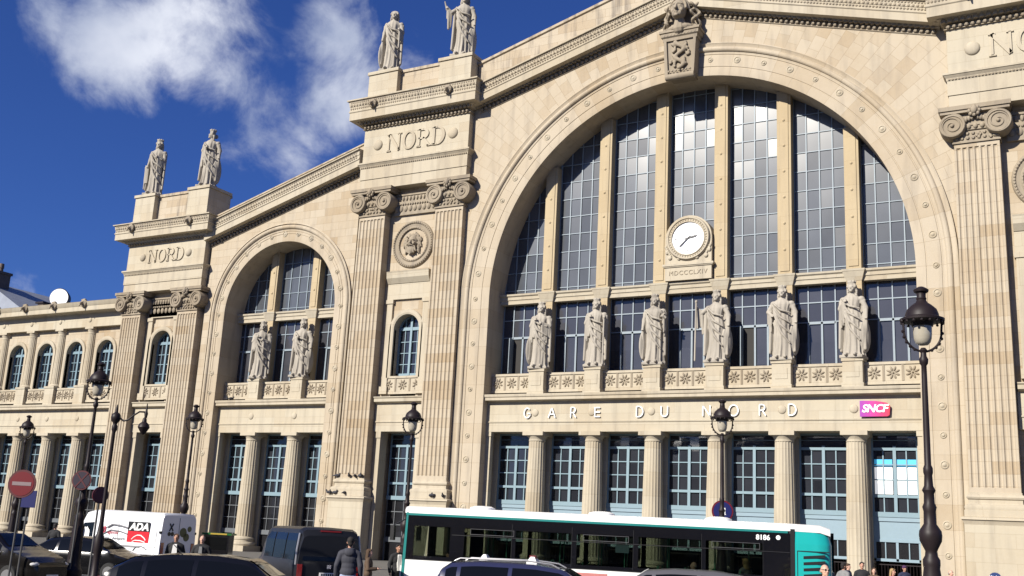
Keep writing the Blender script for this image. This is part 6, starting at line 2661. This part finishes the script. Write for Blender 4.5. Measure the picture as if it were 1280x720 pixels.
person(15.79, -23.32, PZ, 10, 'woman with light brown hair in the group right of the bus', 'stand', 'skin1', 'cloth_brown', 'jeans', 'long', 'hair_brown', 1.66)
person(15.86, -17.38, PZ, 40, 'person in a dark purple cap left of the tall lamp post', 'stand', 'skin2', 'cloth_navy', 'jeans', 'cap', 'cloth_purple', 1.76)
person(16.55, -24.1, PZ, 70, 'woman with blond hair and a red top in the group right of the bus', 'stand', 'skin0', 'cloth_red', 'jeans', 'long', 'hair_blond', 1.68)
person(14.9, -24.0, PZ, 150, 'dark haired man half hidden by the rear of the bus', 'walk', 'skin2', 'cloth_grey', 'jeans', 'short', 'hair_dark', 1.78)
person(18.00, -20.89, PZ, 60, 'bald man whose head shows right of the tall lamp post', 'stand', 'skin1', 'cloth_grey', 'jeans', 'bald', 'hair_grey', 1.72)
# in the bus


def in_bus(lx, ly, lz, rz, *a, **k):
    c, s = cos(BH), sin(BH)
    return person(bus.location.x + lx * c - ly * s, bus.location.y + lx * s + ly * c, GZ + lz, rz, *a, **k)


HB = math.degrees(BH) + 90
in_bus(5.05, .70, -.02, HB, 'bus driver seated behind the front side window', 'sit', 'skin0', 'cloth_navy', 'cloth_black', 'short', 'hair_dark', h=1.70)
in_bus(-2.5, .75, .02, HB + 10, 'bald passenger seated by a window in the rear half of the bus', 'sit', 'skin1', 'cloth_black', 'cloth_black', 'bald', 'hair_grey', h=1.75)
in_bus(-4.0, .62, .20, HB - 40, 'fair haired passenger by the last window of the bus', 'sit', 'skin0', 'cloth_grey', 'jeans', 'long', 'hair_blond', h=1.75)
in_bus(-4.8, -.2, .05, HB, 'dark haired passenger deep inside at the back of the bus', 'sit', 'skin2', 'cloth_navy', 'jeans', 'short', 'hair_dark', h=1.75)

# ------------------------------------------------------------------ kiosk with green roof
kx = empty('kiosk', (-15.4, -22.9, PZ), radians(30), 'small dark kiosk with a green roof edge behind the two men', 'kiosk')
MB().box(-.62, .62, -.5, .5, 0, 1.46).build('cabin', 'busdark', kx)
MB().box(-.72, .72, -.55, .55, 1.46, 1.55).build('roof', 'green', kx)
MB().box(-.3, .5, -.562, -.552, 1.475, 1.54).build('lettering_strip', 'ledyellow', kx)
MB().box(-.52, .52, -.515, -.502, .75, 1.35).build('window', 'carglass', kx)
# railing by the lamp at the front of the bus
rl = empty('railing', (4.6, -33.9, GZ), radians(35), 'low black iron railing between the minibus and the bus', 'railing')
b = MB()
for k in range(9):
    b.tube([(-1.0 + .25 * k, 0, 0), (-1.0 + .25 * k, 0, 1.05)], .018, 6)
b.tube([(-1.05, 0, 1.05), (1.05, 0, 1.05)], .025, 8)
b.tube([(-1.05, 0, .15), (1.05, 0, .15)], .02, 8)
b.build('bars', 'lamp_iron', rl, 40)

# ------------------------------------------------------------------ pigeons
pb = MB()
pb.ball((0, 0, .12), (.085, .17, .085), 10, 8)
pb.ball((0, -.15, .23), (.045, .05, .05), 8, 6)
pb.capsule((0, -.11, .15), (0, -.14, .21), .05, .04)
pb.capsule((0, .13, .11), (0, .27, .08), .045, .025)
pb.capsule((0, -.19, .225), (0, -.23, .215), .012, .006, 6)
for s in (-1, 1):
    pb.capsule((s * .03, 0, .08), (s * .03, 0, .0), .012, .008, 6)
pig = sculpt(pb, 'pigeon', 'pigeon', .012, None, 1)
zl1 = 3.66
spots = [(-24.9, -.62, zl1, 20), (-24.4, -.60, zl1, 200), (-24.0, -.60, zl1, 60), (-23.78, -.6, zl1, 10), (-26.0, -.62, zl1 - .02, 120),
         (-26.3, -.85, 2.42, 30), (-25.9, -.85, 2.42, 90), (-25.0, -.85, 2.42, 180), (-26.4, -.9, 2.42, 300), (-17.6, -.85, 2.42, 60), (-17.35, -.85, 2.42, 150),
         (-38.4, .15, 9.60, 40), (-38.0, .2, 9.60, 160), (-16.6, -.86, 2.42, 20)]
seq = ['first', 'second', 'third', 'fourth', 'fifth']
for i, (x, y, z, a) in enumerate(spots):
    o = pig if i == 0 else pig.copy()
    if i:
        COL.objects.link(o)
    o.location = (x, y, z + (.0 if z > 5 else .0))
    o.rotation_euler = (0, 0, radians(a))
    o.scale = (1.25, 1.25, 1.25)
    lab = 'dark pigeon perched on the pilaster base above the grey minibus' if i < 9 else (
        'dark pigeon on the ledge just above the front of the bus' if i in (9, 10, 13) else 'dark pigeon on the string cornice of the small arch')
    tag(o, lab, 'pigeon', ('pigeons on the left pilaster base' if i < 9 else 'pigeons above the bus' if i in (9, 10, 13) else 'pigeons on the small arch cornice'))
